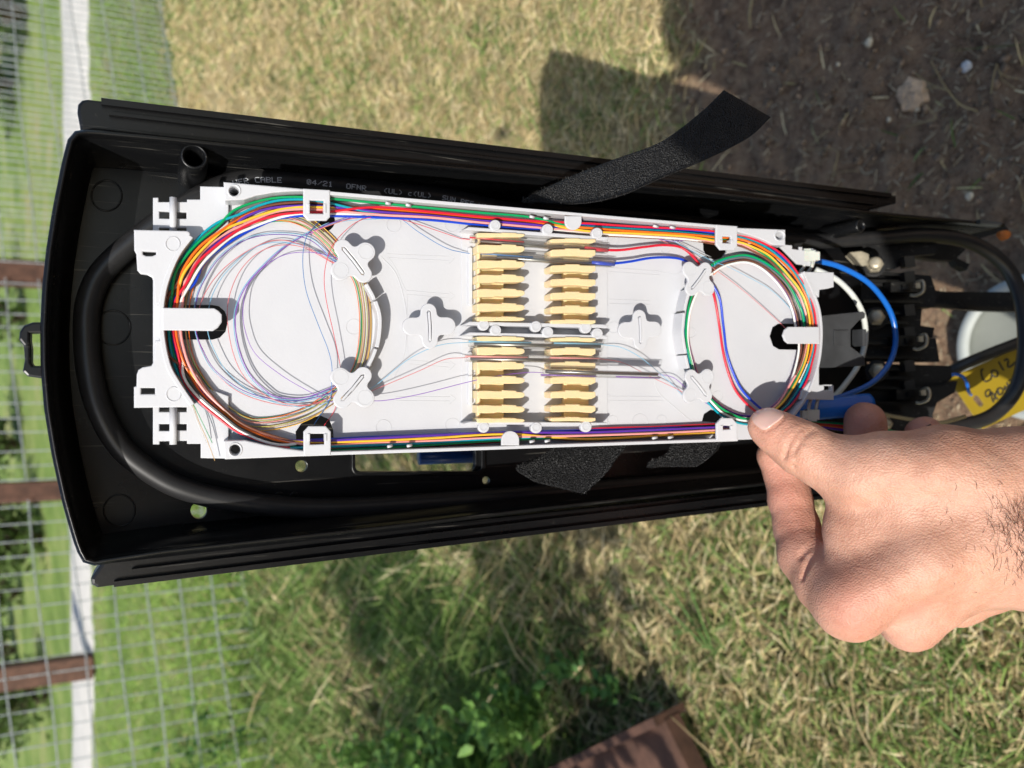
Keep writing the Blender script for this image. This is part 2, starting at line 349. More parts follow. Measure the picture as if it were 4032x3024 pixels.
# outer flanges with ribs
def flange(edge, ribs):
    o = yplate('side_flange', edge, YR+.006, .016, BLACK, ped, bev=.0012)
    for a, b, wd in ribs:
        P = np.array([onY(*a, YR+.006), onY(*b, YR+.006)]); d = P[1]-P[0]; L = np.linalg.norm(d); d /= L; s = np.cross(d, [0, 1, 0])
        mb = MB(); mb.box((P[0]+P[1])/2 + np.array([0, -.0009, 0]), (d, s, np.array([0, 1., 0])), (L/2, wd, .0011)); r_ = mb.done('rib', BLACK, o)
flange([(345, 388), (322, 392), (306, 408), (303, 440), (316, 512), (2000, 690), (3410, 832), (3531, 800), (3531, 768)], [((400, 405), (3500, 772), .0012), ((430, 452), (3440, 805), .0006)])
flange([(357, 2280), (360, 2304), (384, 2316), (438, 2309), (1600, 2172), (3023, 1994), (3330, 1950), (3330, 1895), (1600, 2075), (407, 2208)], [((450, 2296), (3300, 1948), .0010), ((520, 2240), (3200, 1918), .0003)])
# screw bosses: hollow cylinders joined to the side wall
def boss(px, py, ro, ri, name='screw_boss'):
    c = onY(px, py, YR+.002); s = 1/F*np.dot(c-C0, -ZC)
    ro, ri = ro*s, ri*s; pr = [(ri, YF-.002), (ri, YR+.0035), (ri+.0006, YR+.0024), (ro-.0008, YR+.002), (ro, YR+.003), (ro*1.12, YF)]; m = 36
    V = [(c[0]+r*math.cos(2*math.pi*k/m), y, c[2]+r*math.sin(2*math.pi*k/m)) for r, y in pr for k in range(m)]
    Fc = [(j*m+k, j*m+(k+1) % m, (j+1)*m+(k+1) % m, (j+1)*m+k) for j in range(len(pr)-1) for k in range(m)]
    b = mk(name, V, Fc, BLACK, ped, True); mb = MB(); up = 1 if py < 1200 else -1
    mb.box((c[0]+up*.0092, (YR+YF)/2+.004, c[2]), (np.array([1., 0, 0]), np.array([0, 1., 0]), np.array([0, 0, 1.])), (.0040, (YF-YR)/2-.003, ro*.92)); mb.done('web', BLACK, b)
boss(765, 615, 52, 34); boss(3393, 888, 27, 13)
# latch loop on the top of the housing
yplate('latch_loop', [(170, 1268), (128, 1268), (92, 1282), (76, 1306), (74, 1336), (92, 1360), (96, 1420), (88, 1462), (108, 1482), (175, 1492)], YR+.003, .006, BLACK, ped, holes=[[(165, 1312), (118, 1312), (117, 1342), (122, 1372), (122, 1428), (130, 1440), (168, 1440)]], bev=.0008)
# moulded rings on the back panel
for (x, y, r) in ((560, 1100+130, 0), (445, 1290, 68), (420, 770, 60), (470, 2010, 62), (1100, 1955, 16), (1160, 1955, 16)):
    if r: 
        V, Fc = tube_geo([onY(x+r*math.cos(t), y+r*math.sin(t), YF-.0002) for t in np.linspace(0, 2*math.pi, 40)], .00035, 6, False); mk('moulded_ring', V, Fc, BLACK, ped, True)
# clear duct seen through the slot, black K-shaped bracket, dark frame bars at the foot
KB = simple('grey black bracket', (.05, .052, .055), .35, .35, 50)
BR = thing('support_bracket', TP(3320, 1340, -.010), 'dark grey notched plastic bracket under the tray end beside the hex bolts', 'bracket')
mb = MB(); tplate(mb, pxl([(3190, 1250), (3240, 1243), (3400, 1226), (3408, 1234), (3407, 1252), (3384, 1262), (3351, 1298), (3351, 1364), (3404, 1404), (3409, 1440), (3264, 1448), (3190, 1446)], -.013), -.016, -.013, bev=.0005); mb.done('plate', KB, BR)
mb = MB(); tplate(mb, pxl([(3284, 1300), (3340, 1300), (3340, 1362), (3284, 1362)], -.0125), -.013, -.0122, bev=.0003); mb.done('boss', KB, BR)
mb = MB(); tplate(mb, pxl([(3398, 1296), (3412, 1296), (3412, 1362), (3398, 1362)], -.0125), -.020, -.0125, bev=.0003); mb.done('hook', KB, BR)

# ------------------------------------------------------------------ splice tray
tray = thing('splice_tray', TP(3200, 1320, -.011), 'white plastic fibre splice tray mounted in the black pedestal, hand gripping its corner', 'splice tray')
HF = -.0085
rimo = [(885, 716), (3093, 904), (3093, 967), (3150, 1010), (3196, 1090), (3228, 1190), (3240, 1290), (3236, 1400), (3215, 1490), (3170, 1590), (3093, 1660), (3093, 1732), (885, 1808), (885, 1660), (757, 1597), (700, 1510), (662, 1440), (640, 1340), (634, 1250), (640, 1170), (660, 1090), (700, 1000), (752, 930), (885, 800)]
def hp(L): return pxl(L, HF)
holes = [hp([(670, 1200), (835, 1200), (862, 1205), (885, 1225), (898, 1262), (888, 1306), (866, 1329), (838, 1337), (670, 1337)]),
         hp(circ(1272, 866, 48, 22)), hp([(1166, 1718), (1164, 1700), (1186, 1668), (1225, 1645), (1262, 1636), (1298, 1652), (1312, 1690), (1315, 1735), (1166, 1735)]),
         hp([(2768, 946), (2862, 950), (2862, 990), (2845, 1014), (2815, 1024), (2785, 1012), (2770, 985)]), hp([(2764, 1660), (2772, 1630), (2800, 1612), (2830, 1620), (2846, 1650), (2846, 1665)]),
         hp([(3180, 1274), (3065, 1274), (3042, 1288), (3031, 1324), (3044, 1362), (3068, 1376), (3180, 1378)]),
         hp(circ(1843, 1106, 12, 14, 22)), hp(circ(1843, 1502, 12, 14, 24)), hp(circ(925, 752, 17, 16)), hp(circ(926, 1771, 17, 16)), hp(circ(3070, 928, 13, 14))]
mb = MB(); tplate(mb, pxl(rimo), HF-.0012, HF, holes, bev=.0001)
def ridge(P, h, r=.00016, closed=False):                     # fine moulded line on the floor
    V, Fc = tube_geo([TP(x, y, h) for x, y in P], r, 5, False); mb.add(V, Fc)
for cx, cy, r in ((1550, 886, 28), (1780, 885, 28), (1392, 1287, 30), (1510, 1683, 30), (1782, 1675, 28), (2105, 1192, 20), (2105, 1580, 20), (1852, 1236, 13), (1854, 1635, 13), (2415, 1290, 22), (2412, 1655, 18), (2412, 950, 22), (2520, 1660, 30), (2604, 1655, 20), (2720, 1310, 20), (2825, 1560, 20), (2620, 975, 22), (680, 960, 28), (683, 1552, 28)):
    if cx > 800: ridge(circ(cx, cy, r, 22)+[(cx+r, cy)], HF)
for (x0, y0, x1, s, a) in ((1525, 1000, 1768, 1, 1012), (1600, 1144, 1768, 1, 1160), (1608, 1418, 1770, 1, 1432), (1560, 1562, 1772, 1, 1565), (2598, 1068, 2398, -1, 1055), (2560, 1184, 2398, -1, 1180), (2540, 1425, 2398, -1, 1424), (2610, 1562, 2398, -1, 1562)):
    ridge([(x0, y0), (x1, a-2)], HF, .00012); ridge([(x0, y0+15), (x1, a+15)], HF, .00012); ridge([(x1, a-10), (x1+22*s, a+4), (x1, a+26)], HF, .00014)
ridge(smooth([(1500, 1010), (1560, 1080), (1595, 1200), (1600, 1290), (1590, 1400), (1550, 1490)], 6), HF, .0002)
ridge(smooth([(1528, 1012), (1560, 1060), (1590, 1130), (1600, 1144)], 5), HF, .00012)
ridge(smooth([(1604, 1165), (1602, 1280), (1606, 1418)], 4), HF, .00012)
ridge(smooth([(2570, 1470), (2590, 1540), (2640, 1590), (2730, 1665)], 5), HF, .0002)
ridge(smooth([(2600, 1070), (2660, 1080), (2690, 1060)], 5), HF, .00012)
floor_o = mb.done('tray_floor', WHITE, tray)
# specks of grit on the tray floor come with the material; a few crumbs of soil are real
WT = .0013
def wall(name, P, h0, h1, th=WT, cl=False, parent=None):
    m = MB(); tplate(m, ribbon([TL(x, y, h1) for x, y in P], th), h0, h1, bev=.0002); return m.done(name, WHITE, parent or tray)
e = .0005
wall('side_wall', [(1300, 760), (1600, 786), (2000, 820), (2400, 855), (2822, 891)], HF-.001, 0)
wall('side_wall', [(1303, 1786), (1700, 1773), (2300, 1752), (2824, 1734)], HF-.001, 0)
wall('side_wall', [(1215, 752), (1304, 760)], HF-.001, -.0035, .0014); wall('side_wall', [(2820, 890), (2906, 897)], HF-.001, -.0035, .0014)
wall('side_wall', [(1215, 1789), (1304, 1786)], HF-.001, -.0035, .0014); wall('side_wall', [(2822, 1734), (2906, 1731)], HF-.001, -.0035, .0014)
def endblock(P, hole, r):
    m = MB(); tplate(m, pxl(P), HF-.0005, 0, [[TL(x, y, 0) for x, y in circ(*hole, r, 20)]], bev=.0004); b = m.done('corner_block', WHITE, tray)
    V, Fc = tube_geo([TP(x, y, .0000) for x, y in circ(*hole, r+5, 26)+[(hole[0]+r+5, hole[1])]], .0003, 6, False); mk('hole_rim', V, Fc, WHITE, b, True)
endblock([(880, 716), (1218, 745), (1218, 751), (1150, 753), (1080, 758), (1010, 770), (962, 786), (885, 790)], (922, 752), 19)
endblock([(2904, 897), (3093, 904), (3093, 967), (3045, 964), (3000, 942), (2950, 924), (2904, 912)], (3070, 928), 15)
endblock([(885, 1809), (1218, 1796), (1218, 1778), (1120, 1766), (1040, 1752), (966, 1734), (880, 1736)], (926, 1771), 21)
# curved end walls
wall('end_wall', smooth([(752, 930), (700, 1000), (660, 1090), (640, 1170), (634, 1250), (640, 1340), (662, 1440), (700, 1510), (757, 1595)], 6), HF-.001, 0, .0016)
wall('end_wall', smooth([(3166, 1070), (3180, 1100), (3203, 1150), (3226, 1215), (3236, 1300), (3230, 1400), (3208, 1490), (3168, 1580), (3100, 1665), (3060, 1700)], 6), HF-.001, 0, .0013)
# mounting plates and lugs at the hinge end
def uvplate(name, P, h0, h1, holes=(), parent=None, bev=.0003):
    m = MB(); tplate(m, pxl(P, h1), h0, h1, [pxl(h, h1) for h in holes], bev); return m.done(name, WHITE, parent or tray)
uvplate('hinge_plate', [(602, 778), (624, 778), (624, 795), (736, 795), (736, 785), (788, 785), (788, 733), (900, 736), (900, 960), (740, 1010), (700, 960), (602, 960)], -.0080, -.0066, [[(627, 832), (667, 834), (667, 861), (627, 860)], [(695, 835), (734, 836), (734, 861), (695, 861)], [(627, 897), (667, 897), (667, 914), (627, 914)], [(695, 897), (734, 897), (734, 914), (695, 914)]])
uvplate('hinge_plate', [(602, 1750), (628, 1750), (628, 1738), (736, 1736), (736, 1748), (790, 1748), (790, 1804), (900, 1806), (900, 1560), (740, 1500), (700, 1570), (602, 1570)], -.0080, -.0066, [[(627, 1604), (667, 1604), (667, 1622), (627, 1622)], [(695, 1604), (735, 1604), (735, 1622), (695, 1622)], [(627, 1670), (667, 1670), (667, 1697), (627, 1697)], [(695, 1670), (735, 1670), (735, 1695), (695, 1695)]])
for y0, y1 in ((778, 915), (1600, 1750)):
    V, Fc = tube_geo([TP(682, y0, -.0056), TP(682, y1, -.0056)], .00125, 14); mk('hinge_pin', V, Fc, WHITE, tray, True)
uvplate('end_plate', [(602, 1060), (650, 1060), (650, 1470), (602, 1470)], -.0060, -.0035)
uvplate('mounting_lug', [(527, 904), (735, 909), (746, 914), (750, 925), (742, 945), (712, 985), (680, 1045), (660, 1100), (640, 1160), (628, 1200), (610, 1200), (604, 1110), (598, 1092), (580, 1082), (552, 1078), (540, 1064), (536, 1000), (528, 985)], -.0022, -.0003, [[(562, 990), (614, 992), (614, 1002), (600, 1008), (575, 1008), (562, 1002)]], bev=.0004)
uvplate('mounting_lug', [(527, 1606), (740, 1603), (754, 1598), (757, 1588), (742, 1560), (705, 1500), (670, 1440), (650, 1370), (636, 1340), (612, 1340), (604, 1425), (596, 1440), (562, 1446), (545, 1456), (538, 1475), (537, 1520), (527, 1524)], -.0022, -.0003, [[(555, 1528), (610, 1528), (610, 1552), (555, 1552)]], bev=.0004)
V, Fc = tube_geo([TP(x, y, -.0002) for x, y in circ(680, 960, 28, 24)+[(708, 960)]], .00018, 5, False); mk('moulded_ring', V, Fc, WHITE, tray, True)
V, Fc = tube_geo([TP(x, y, -.0002) for x, y in circ(683, 1552, 28, 24)+[(711, 1552)]], .00018, 5, False); mk('moulded_ring', V, Fc, WHITE, tray, True)
uvplate('mounting_lug', [(3150, 1078), (3172, 1070), (3284, 1072), (3284, 1130), (3262, 1136), (3228, 1141), (3226, 1170), (3205, 1150)], -.0035, -.0012, bev=.0004)
uvplate('mounting_lug', [(3160, 1540), (3215, 1470), (3226, 1440), (3226, 1515), (3284, 1517), (3284, 1575), (3150, 1573)], -.0035, -.0012, [[(3246, 1518), (3274, 1518), (3274, 1536), (3246, 1536)]], bev=.0004)
uvplate('hinge_plate', [(3060, 960), (3120, 966), (3120, 980), (3148, 984), (3148, 972), (3160, 972), (3160, 985), (3190, 988), (3200, 978), (3224, 990), (3205, 1050), (3140, 1040)], -.0100, -.0088)
# long retaining tabs over the end slots
uvplate('retaining_tab', [(640, 1212), (843, 1214), (860, 1224), (873, 1238), (873, 1268), (858, 1290), (838, 1303), (640, 1300)], -.0004, .0008, bev=.0003)
uvplate('retaining_tab', [(3226, 1287), (3106, 1287), (3092, 1298), (3084, 1320), (3092, 1342), (3106, 1353), (3228, 1354)], -.0002, .0010, bev=.0003)
# bracket clips on the side walls
def clip4(x0, y0, x1, y1, up):
    w_ = 26
    if up > 0: P = [(x0, y0), (x1, y0+6), (x1, y1-14), (x1-14, y1), (x0+18, y1), (x0, y1-22)]; H = [(x0+w_, y0+46), (x1-w_, y0+48), (x1-w_, y1-26), (x0+w_, y1-28)]
    else: P = [(x0, y1), (x1, y1-4), (x1, y0+22), (x1-20, y0), (x0+20, y0), (x0, y0+22)]; H = [(x0+w_, y1-46), (x1-w_, y1-48), (x1-w_, y0+30), (x0+w_, y0+30)]
    b = uvplate('retaining_clip', P, -.0012, .0002, [H], bev=.0004)
    for xx in (x0+w_-5, x1-w_+5):
        ya, yb = (y0+60, y1-30) if up > 0 else (y0+30, y1-60)
        uvplate('catch', [(xx-5, ya), (xx+5, ya), (xx+5, yb), (xx-5, yb)], -.0030, .0006, parent=b, bev=.0002)
clip4(1194, 742, 1300, 868, 1); clip4(2820, 884, 2904, 984, 1); clip4(1195, 1678, 1303, 1797, -1); clip4(2822, 1646, 2904, 1738, -1)
for (x, y, r, s) in ((2258, 872, 33, 1), (2010, 1732, 35, -1)):
    P = [(x-r, y-s*22), (x+r, y-s*22)] + [(x+r*math.cos(t), y+s*r*math.sin(t)) for t in np.linspace(0, math.pi, 14)]
    uvplate('round_tab', P, -.0006, .0006, bev=.0003)
for (x, y) in ((1528, 797), (1608, 804), (2582, 887), (2648, 892), (1535, 1761), (1612, 1759), (2578, 1728), (2640, 1726), (2095, 850), (2150, 856), (2095, 1742), (2155, 1740)):
    V, Fc = tube_geo([TP(x-9, y+(2 if y < 1300 else -2), -.0015), TP(x+9, y+(6 if y < 1300 else -6), -.0022)], .0006, 8); mk('wall_peg', V, Fc, WHITE, tray, True)
# guide walls of the two loops
wall('guide_wall', smooth([(1442, 1118), (1466, 1160), (1474, 1180)], 5), HF, -.0015); wall('guide_wall', smooth([(1478, 1186), (1492, 1230), (1496, 1270), (1492, 1325), (1484, 1366)], 5), HF, -.0008, .0015)
wall('guide_wall', smooth([(1480, 1374), (1466, 1410), (1446, 1448)], 5), HF, -.0015)
wall('guide_wall', smooth([(2716, 1140), (2704, 1185), (2697, 1222)], 5), HF, -.0015); wall('guide_wall', smooth([(2695, 1232), (2689, 1300), (2694, 1350), (2701, 1392)], 5), HF, -.0008, .0013)
wall('guide_wall', smooth([(2700, 1398), (2712, 1450)], 4), HF, -.0015)
# four-lobed fibre clips
def lobes(ax, ay, w_, k=.0022, n=72):
    def sd(x, y):
        a = math.hypot(max(abs(x)-(ax-w_), 0), y)-w_; b = math.hypot(x, max(abs(y)-(ay-w_*.92), 0))-w_*.92
        h = max(k-abs(a-b), 0)/k; return min(a, b)-h*h*k*.25
    out = []
    for i in range(n):
        t = 2*math.pi*i/n; lo, hi = 0, .03
        for _ in range(30):
            m = (lo+hi)/2
            if sd(m*math.cos(t), m*math.sin(t)) < 0: lo = m
            else: hi = m
        out.append((lo*math.cos(t), lo*math.sin(t)))
    return out
def fibre_clip(px, py, sdir, ax, ay, w_, h=.0, cross=False):
    c = TL(px, py, h); d = TL(px+sdir[0], py+sdir[1], h)-c; d /= np.linalg.norm(d); q = np.array([-d[1], d[0]])
    def tr(L): return [c + a*q + b*d for a, b in L]
    m = MB(); L = lobes(ax, ay, w_); sw = .0007; slot = [(-sw, -ay*.62), (0, -ay*.70), (sw, -ay*.62), (sw*.6, 0), (sw, ay*.62), (0, ay*.70), (-sw, ay*.62), (-sw*1.4, 0)]
    tplate(m, tr(L), h-.0013, h, [tr(slot)], bev=.0003); o = m.done('fibre_clip', WHITE, tray)
    m = MB(); tplate(m, tr([(a*.62, b*.95) for a, b in slot]), h-.0013, h+.0006, bev=.0002); m.done('slot_ridge', WHITE, o)
    m = MB()
    for s in (-1, 1):
        cc = c + s*q*(ax-w_*1.05)
        if not cross:
            V, Fc = tube_geo([TW(cc[0]+.0028*math.cos(t), cc[1]+.0028*math.sin(t), h) for t in np.linspace(0, 2*math.pi, 26)], .00013, 5, False); m.add(V, Fc)
    rr = .0016 if not cross else .003
    tplate(m, [c + p for p in [(rr*math.cos(t), rr*math.sin(t)) for t in np.linspace(0, 2*math.pi, 14)[:-1]]], HF, h-.0013, bev=.0001); m.done('post', WHITE, o)
fibre_clip(1391, 1028, (88, 112), .0098, .0094, .0036); fibre_clip(1389, 1526, (-92, 106), .0098, .0094, .0036)
fibre_clip(2752, 1098, (-66, 90), .0098, .0090, .0036); fibre_clip(2752, 1520, (68, 86), .0098, .0090, .0036)
fibre_clip(1691, 1284, (4, 100), .0108, .0090, .0035, -.0012, True); fibre_clip(2521, 1298, (4, 100), .0108, .0088, .0035, -.0012, True)
# splice holders with cream combs
def holder(base, strips, lob, lt, rt):
    m = MB(); tplate(m, pxl(base, -.0081), HF, -.0081, bev=.0001); H = m.done('splice_holder', WHITE, tray)
    for P in strips:
        m = MB(); tplate(m, pxl(P, -.0012), -.0081, -.0012, bev=.0003); m.done('side_rail', WHITE, H)
    for x, y in lob:
        m = MB(); tplate(m, [TL(a, b, -.0012) for a, b in circ(x, y, 22, 22)], -.0030, -.0008, bev=.0003)
        V, Fc = tube_geo([TP(a, b, -.0008) for a, b in circ(x, y, 13, 20)+[(x+13, y)]], .00015, 5, False); m.add(V, Fc); m.done('round_lug', WHITE, H)
    y0, y1 = base[0][1], base[-1][1]
    uvplate('end_rib', [(1845, y0+72), (1853, y0+68), (1861, y0+74), (1861, y1-74), (1853, y1-68), (1845, y1-74)], -.0081, -.0065, parent=H)
    Lp = [(285, -60), (330, -68), (410, -70), (540, -62), (630, -63), (632, -78), (835, -68), (835, -50), (905, -47), (938, -36), (952, -10), (950, 18), (925, 42), (870, 52), (640, 54), (600, 49), (560, 49), (510, 60), (400, 64), (330, 60), (285, 60)]
    Rp = [(1314, 0), (1316, -38), (1340, -54), (1450, -60), (1522, -61), (1525, -75), (1725, -73), (1727, -56), (1940, -50), (1948, -34), (1948, 32), (1890, 66), (1732, 54), (1722, 47), (1520, 46), (1440, 52), (1345, 54), (1316, 42)]
    for nm, T_, Y_ in (('L', Lp, lt), ('R', Rp, rt)):
        m = MB(); f = 1/3.568
        for i, yc in enumerate(Y_):
            sc_ = .5 if i in (0, len(Y_)-1) else .88; oy = 0
            P = [(1800+x*f, yc+sc_*y*f) for x, y in T_]; tplate(m, pxl(P, -.0004), -.0080, -.0004, bev=.0003)
        xa, xb = (285, 655) if nm == 'L' else (1500, 1850)
        tplate(m, pxl([(1800+xa*f, Y_[0]-2), (1800+xb*f, Y_[0]-2), (1800+xb*f, Y_[-1]+2), (1800+xa*f, Y_[-1]+2)], -.0052), -.0080, -.0052, bev=.0002)
        if nm == 'L': tplate(m, pxl([(1800+285*f, Y_[0]-2), (1800+335*f, Y_[0]-2), (1800+335*f, Y_[-1]+2), (1800+285*f, Y_[-1]+2)], -.0030), -.0066, -.0030, bev=.0008)
        m.done('comb', CREAM, H)
holder([(1818, 904), (2392, 940), (2392, 1286), (1818, 1274)],
       [[(1824, 904), (1846, 893), (2392, 933), (2395, 940), (2380, 947), (1850, 906)], [(1826, 1278), (1850, 1266), (2378, 1277), (2395, 1283), (2392, 1292), (1850, 1280)]],
       [(1949, 888), (2155, 904), (2350, 919), (1904, 1280), (2110, 1286), (2306, 1291)], [926, 980, 1041, 1098, 1154, 1211, 1256], [948, 996, 1058, 1112, 1166, 1220, 1267])
holder([(1818, 1316), (2392, 1330), (2392, 1664), (1818, 1664)],
       [[(1824, 1320), (1850, 1308), (2378, 1320), (2395, 1325), (2392, 1334), (1850, 1320)], [(1826, 1668), (1850, 1660), (2392, 1664), (2395, 1672), (1850, 1672)]],
       [(1951, 1301), (2156, 1308), (2351, 1314), (1904, 1682), (2111, 1684), (2307, 1680)], [1334, 1383, 1441, 1498, 1555, 1612, 1656], [1337, 1385, 1441, 1498, 1555, 1610, 1652])

# ------------------------------------------------------------------ buffer tubes: the big bundle round both loops
ST = dict(
 BR=[((2900, 1664), (2900, 1708)), ((2600, 1680), (2600, 1722)), ((2300, 1690), (2300, 1736))],
 BM=[((2000, 1700), (2000, 1742)), ((1700, 1712), (1700, 1762)), ((1450, 1722), (1450, 1776)), ((1250, 1730), (1250, 1782))],
 BL=[((1100, 1722), (1100, 1768)), ((970, 1672), (952, 1722)), ((889, 1610), (862, 1662)), ((816, 1534), (758, 1580)), ((767, 1462), (703, 1498))],
 LL=[((737, 1394), (669, 1407)), ((717, 1303), (652, 1303)), ((728, 1200), (655, 1180))],
 TL=[((759, 1122), (676, 1073)), ((798, 1048), (714, 1008)), ((848, 998), (769, 938)), ((923, 940), (848, 875))],
 TC=[((997, 903), (923, 831)), ((1097, 866), (1010, 793)), ((1191, 852), (1110, 775)), ((1300, 850), (1250, 780))],
 TM=[((1500, 858), (1480, 799)), ((1700, 868), (1700, 818)), ((1900, 886), (1900, 838)), ((2100, 902), (2100, 858))],
 TR=[((2300, 920), (2300, 876)), ((2500, 933), (2500, 888)), ((2700, 945), (2700, 900)), ((2820, 962), (2820, 910)), ((2904, 965), (2904, 918))],
 RA=[((2966, 989), (2966, 939)), ((3025, 1024), (3025, 965)), ((3069, 1066), (3069, 995)), ((3113, 1118), (3113, 1036)), ((3143, 1160), (3156, 1095)), ((3166, 1213), (3187, 1154)), ((3180, 1284), (3210, 1250)), ((3170, 1369), (3213, 1359)), ((3150, 1440), (3200, 1424)), ((3110, 1515), (3176, 1498)), ((3060, 1590), (3120, 1590)), ((2990, 1640), (3040, 1660))])
#          BR   BM   BL   LL   TL   TC   TM   TR   RA   layer
LANE = dict(green=(3.6, 2.2, 5, 3, 2, 0, 0, 7, 9, 2), aqua=(5, 4.5, 2, 2, 1, 2, 8, 4, 2.6, 2.2), orange=(4, 7.5, 7.4, 7, 4.4, 4, 5, 5.5, 4.4, 3), slate=(9, 8.5, 4, 5, 3.2, 1, 7, 9, 8, 0), black=(10, 6.5, 6, 1, 6, 4.6, 9, 10, 6.4, 1),
            violet=(8, 10.4, 9.5, 9, 7.5, 5, 7, 8, 10, 0), yellow=(2, 8.6, 9, 6, 5.6, 6.2, 4, 8, 7.6, 3), rose=(5, 6, 10, 10, 7, 7.4, 9, 9.4, 10.8, 2), red=(11, 1.5, 2.6, 5.5, 8.6, 8.8, 3.4, .6, .2, 3), white=(7, 10, 4.2, 8.2, 10.2, 10, 9, 10.6, 5.4, 2), blue=(10, 11.2, 8, 4, 11.2, 11, 11.3, 2, 1.4, 1),
            brown=(1, 5.4, 10.6, .3, 5.2, 3.2, 6.4, 11.2, 11.3, 2))
DESC = dict(green='bright green buffer tube, outermost along the upper wall near the corner screw hole', aqua='turquoise buffer tube curving just under the green one in the large loop', orange='orange buffer tube running mid-bundle round the large tray loop', slate='grey buffer tube hidden between green and orange in the large loop',
            black='black buffer tube in the middle of the large loop bundle', violet='purple buffer tube lowest along the tray wall nearest the fabric straps', yellow='yellow buffer tube on top of the bundle, inner edge of the small loop', rose='pink buffer tube crossing the bundle beside the gripping thumb',
            red='red buffer tube, outermost round the small loop by the end wall', white='white buffer tube, inner edge of the large loop over the black slot', blue='blue buffer tube beside the red one round the small loop end', brown='brown buffer tube, outermost against the end wall by the long tab')
RT = .00050
LAY = {('orange', 0): 0, ('orange', 1): 0, ('orange', 2): 2, ('orange', 5): 1, ('orange', 6): 1.6, ('violet', 0): 3, ('violet', 1): 2.6, ('rose', 0): 3.2, ('rose', 1): 3, ('green', 1): 2.6, ('green', 4): 3, ('green', 5): 3, ('green', 6): 3.2, ('aqua', 1): 3.2, ('aqua', 5): 3, ('yellow', 5): 2.6, ('yellow', 6): 1, ('yellow', 2): 1.5, ('violet', 5): 2.4, ('violet', 6): 3, ('violet', 3): 1.5, ('rose', 6): 3, ('red', 1): 0, ('red', 0): 1, ('brown', 3): 3, ('brown', 4): 2, ('white', 2): 3.4, ('white', 1): .5, ('blue', 6): 2.5, ('black', 2): 3, ('black', 4): 2.6, ('black', 8): 2.6, ('yellow', 1): 2.8, ('yellow', 3): 1}
for k, (col, ln) in enumerate(LANE.items()):
    P = []
    for j, ph in enumerate(('BR', 'BM', 'BL', 'LL', 'TL', 'TC', 'TM', 'TR', 'RA')):
        for i, (a, b) in enumerate(ST[ph]):
            f = 1-(ln[j]+.35*math.sin(k*2.3+i*1.7+j))/11.3; h = (-.0077, -.0077, -.0072, -.0070, -.0066, -.0068, -.0072, -.0072, -.0056)[j] + .00098*LAY.get((col, j), ln[9]) + .0003*math.sin(k*1.9+j*2.1+i)
            P.append(TP(a[0]+(b[0]-a[0])*f, a[1]+(b[1]-a[1])*f, h))
    cut = {'orange': -3, 'white': -2}.get(col, None)
    if cut: P = P[:cut]
    o = tube('buffer_tube', smooth(P, 5), RT, TM[col], seg=10); tg(o, DESC[col], 'buffer tube', 'coloured buffer tubes in the large bundle')
# the small ring
RG = [((2809, 1080), (2809, 1036)), ((2840, 1058), (2840, 1018)), ((2877, 1045), (2877, 1007)), ((2936, 1038), (2936, 1000)), ((2995, 1059), (2995, 1018)), ((3054, 1110), (3054, 1051)), ((3096, 1169), (3105, 1098)), ((3118, 1225), (3146, 1172)), ((3129, 1284), (3172, 1236)), ((3140, 1370), (3182, 1372)), ((3112, 1480), (3160, 1480)), ((3070, 1566), (3112, 1566)),
      ((3010, 1615), (3034, 1645)), ((2945, 1634), (2940, 1672)), ((2872, 1612), (2848, 1642)), ((2815, 1570), (2790, 1592)), ((2770, 1520), (2740, 1530)), ((2737, 1430), (2714, 1432)), ((2714, 1330), (2698, 1332)), ((2722, 1230), (2704, 1230)), ((2745, 1160), (2725, 1150)), ((2775, 1105), (2750, 1080))]
RLN = dict(green=(0.3, 2, 5, 3), aqua=(1.2, 1.6, .3, 2), slate=(2.7, 3, 1.5, 1), black=(2.0, 4, 3, 0), violet=(3.6, 6, 6, 1), brown=(4.4, 5, 4, 2), rose=(5, 5.6, 6.6, 0), white=(6, 7, 2.4, 3), orange=(6.8, 1, 6, 1))
RD = dict(green='green tube arching highest over the small ring beside the upper clip', aqua='teal tube of the small ring, just inside the green one', slate='grey tube of the small ring crossing under the clip slot', black='black tube in the middle of the small ring', violet='violet tube on the inner side of the small ring', brown='brown tube on the inner side of the small ring beside the white one',
          rose='pale pink tube of the small ring against the guide wall', white='white tube innermost in the small ring', orange='short orange tube peeping out beside the upper clip of the small ring')
for k, (col, (a0, a1, a2, ly)) in enumerate(RLN.items()):
    P = []
    for i, (a, b) in enumerate(RG):
        ln = np.interp(i, [0, 8, 14, 21], [a0, a1, a2, a0]) + .25*math.sin(i*1.3+k); f = 1-ln/7.2
        P.append(TP(a[0]+(b[0]-a[0])*f, a[1]+(b[1]-a[1])*f, -.0077 + .00095*ly))
    if col == 'orange': P = P[:5]; o = tube('buffer_tube', smooth(P, 6), RT, TM[col], seg=10)
    else: o = tube('buffer_tube', smooth(P, 6, True)+[P[0]], RT, TM[col], seg=10)
    tg(o, RD[col], 'buffer tube', 'coloured tubes of the small ring')
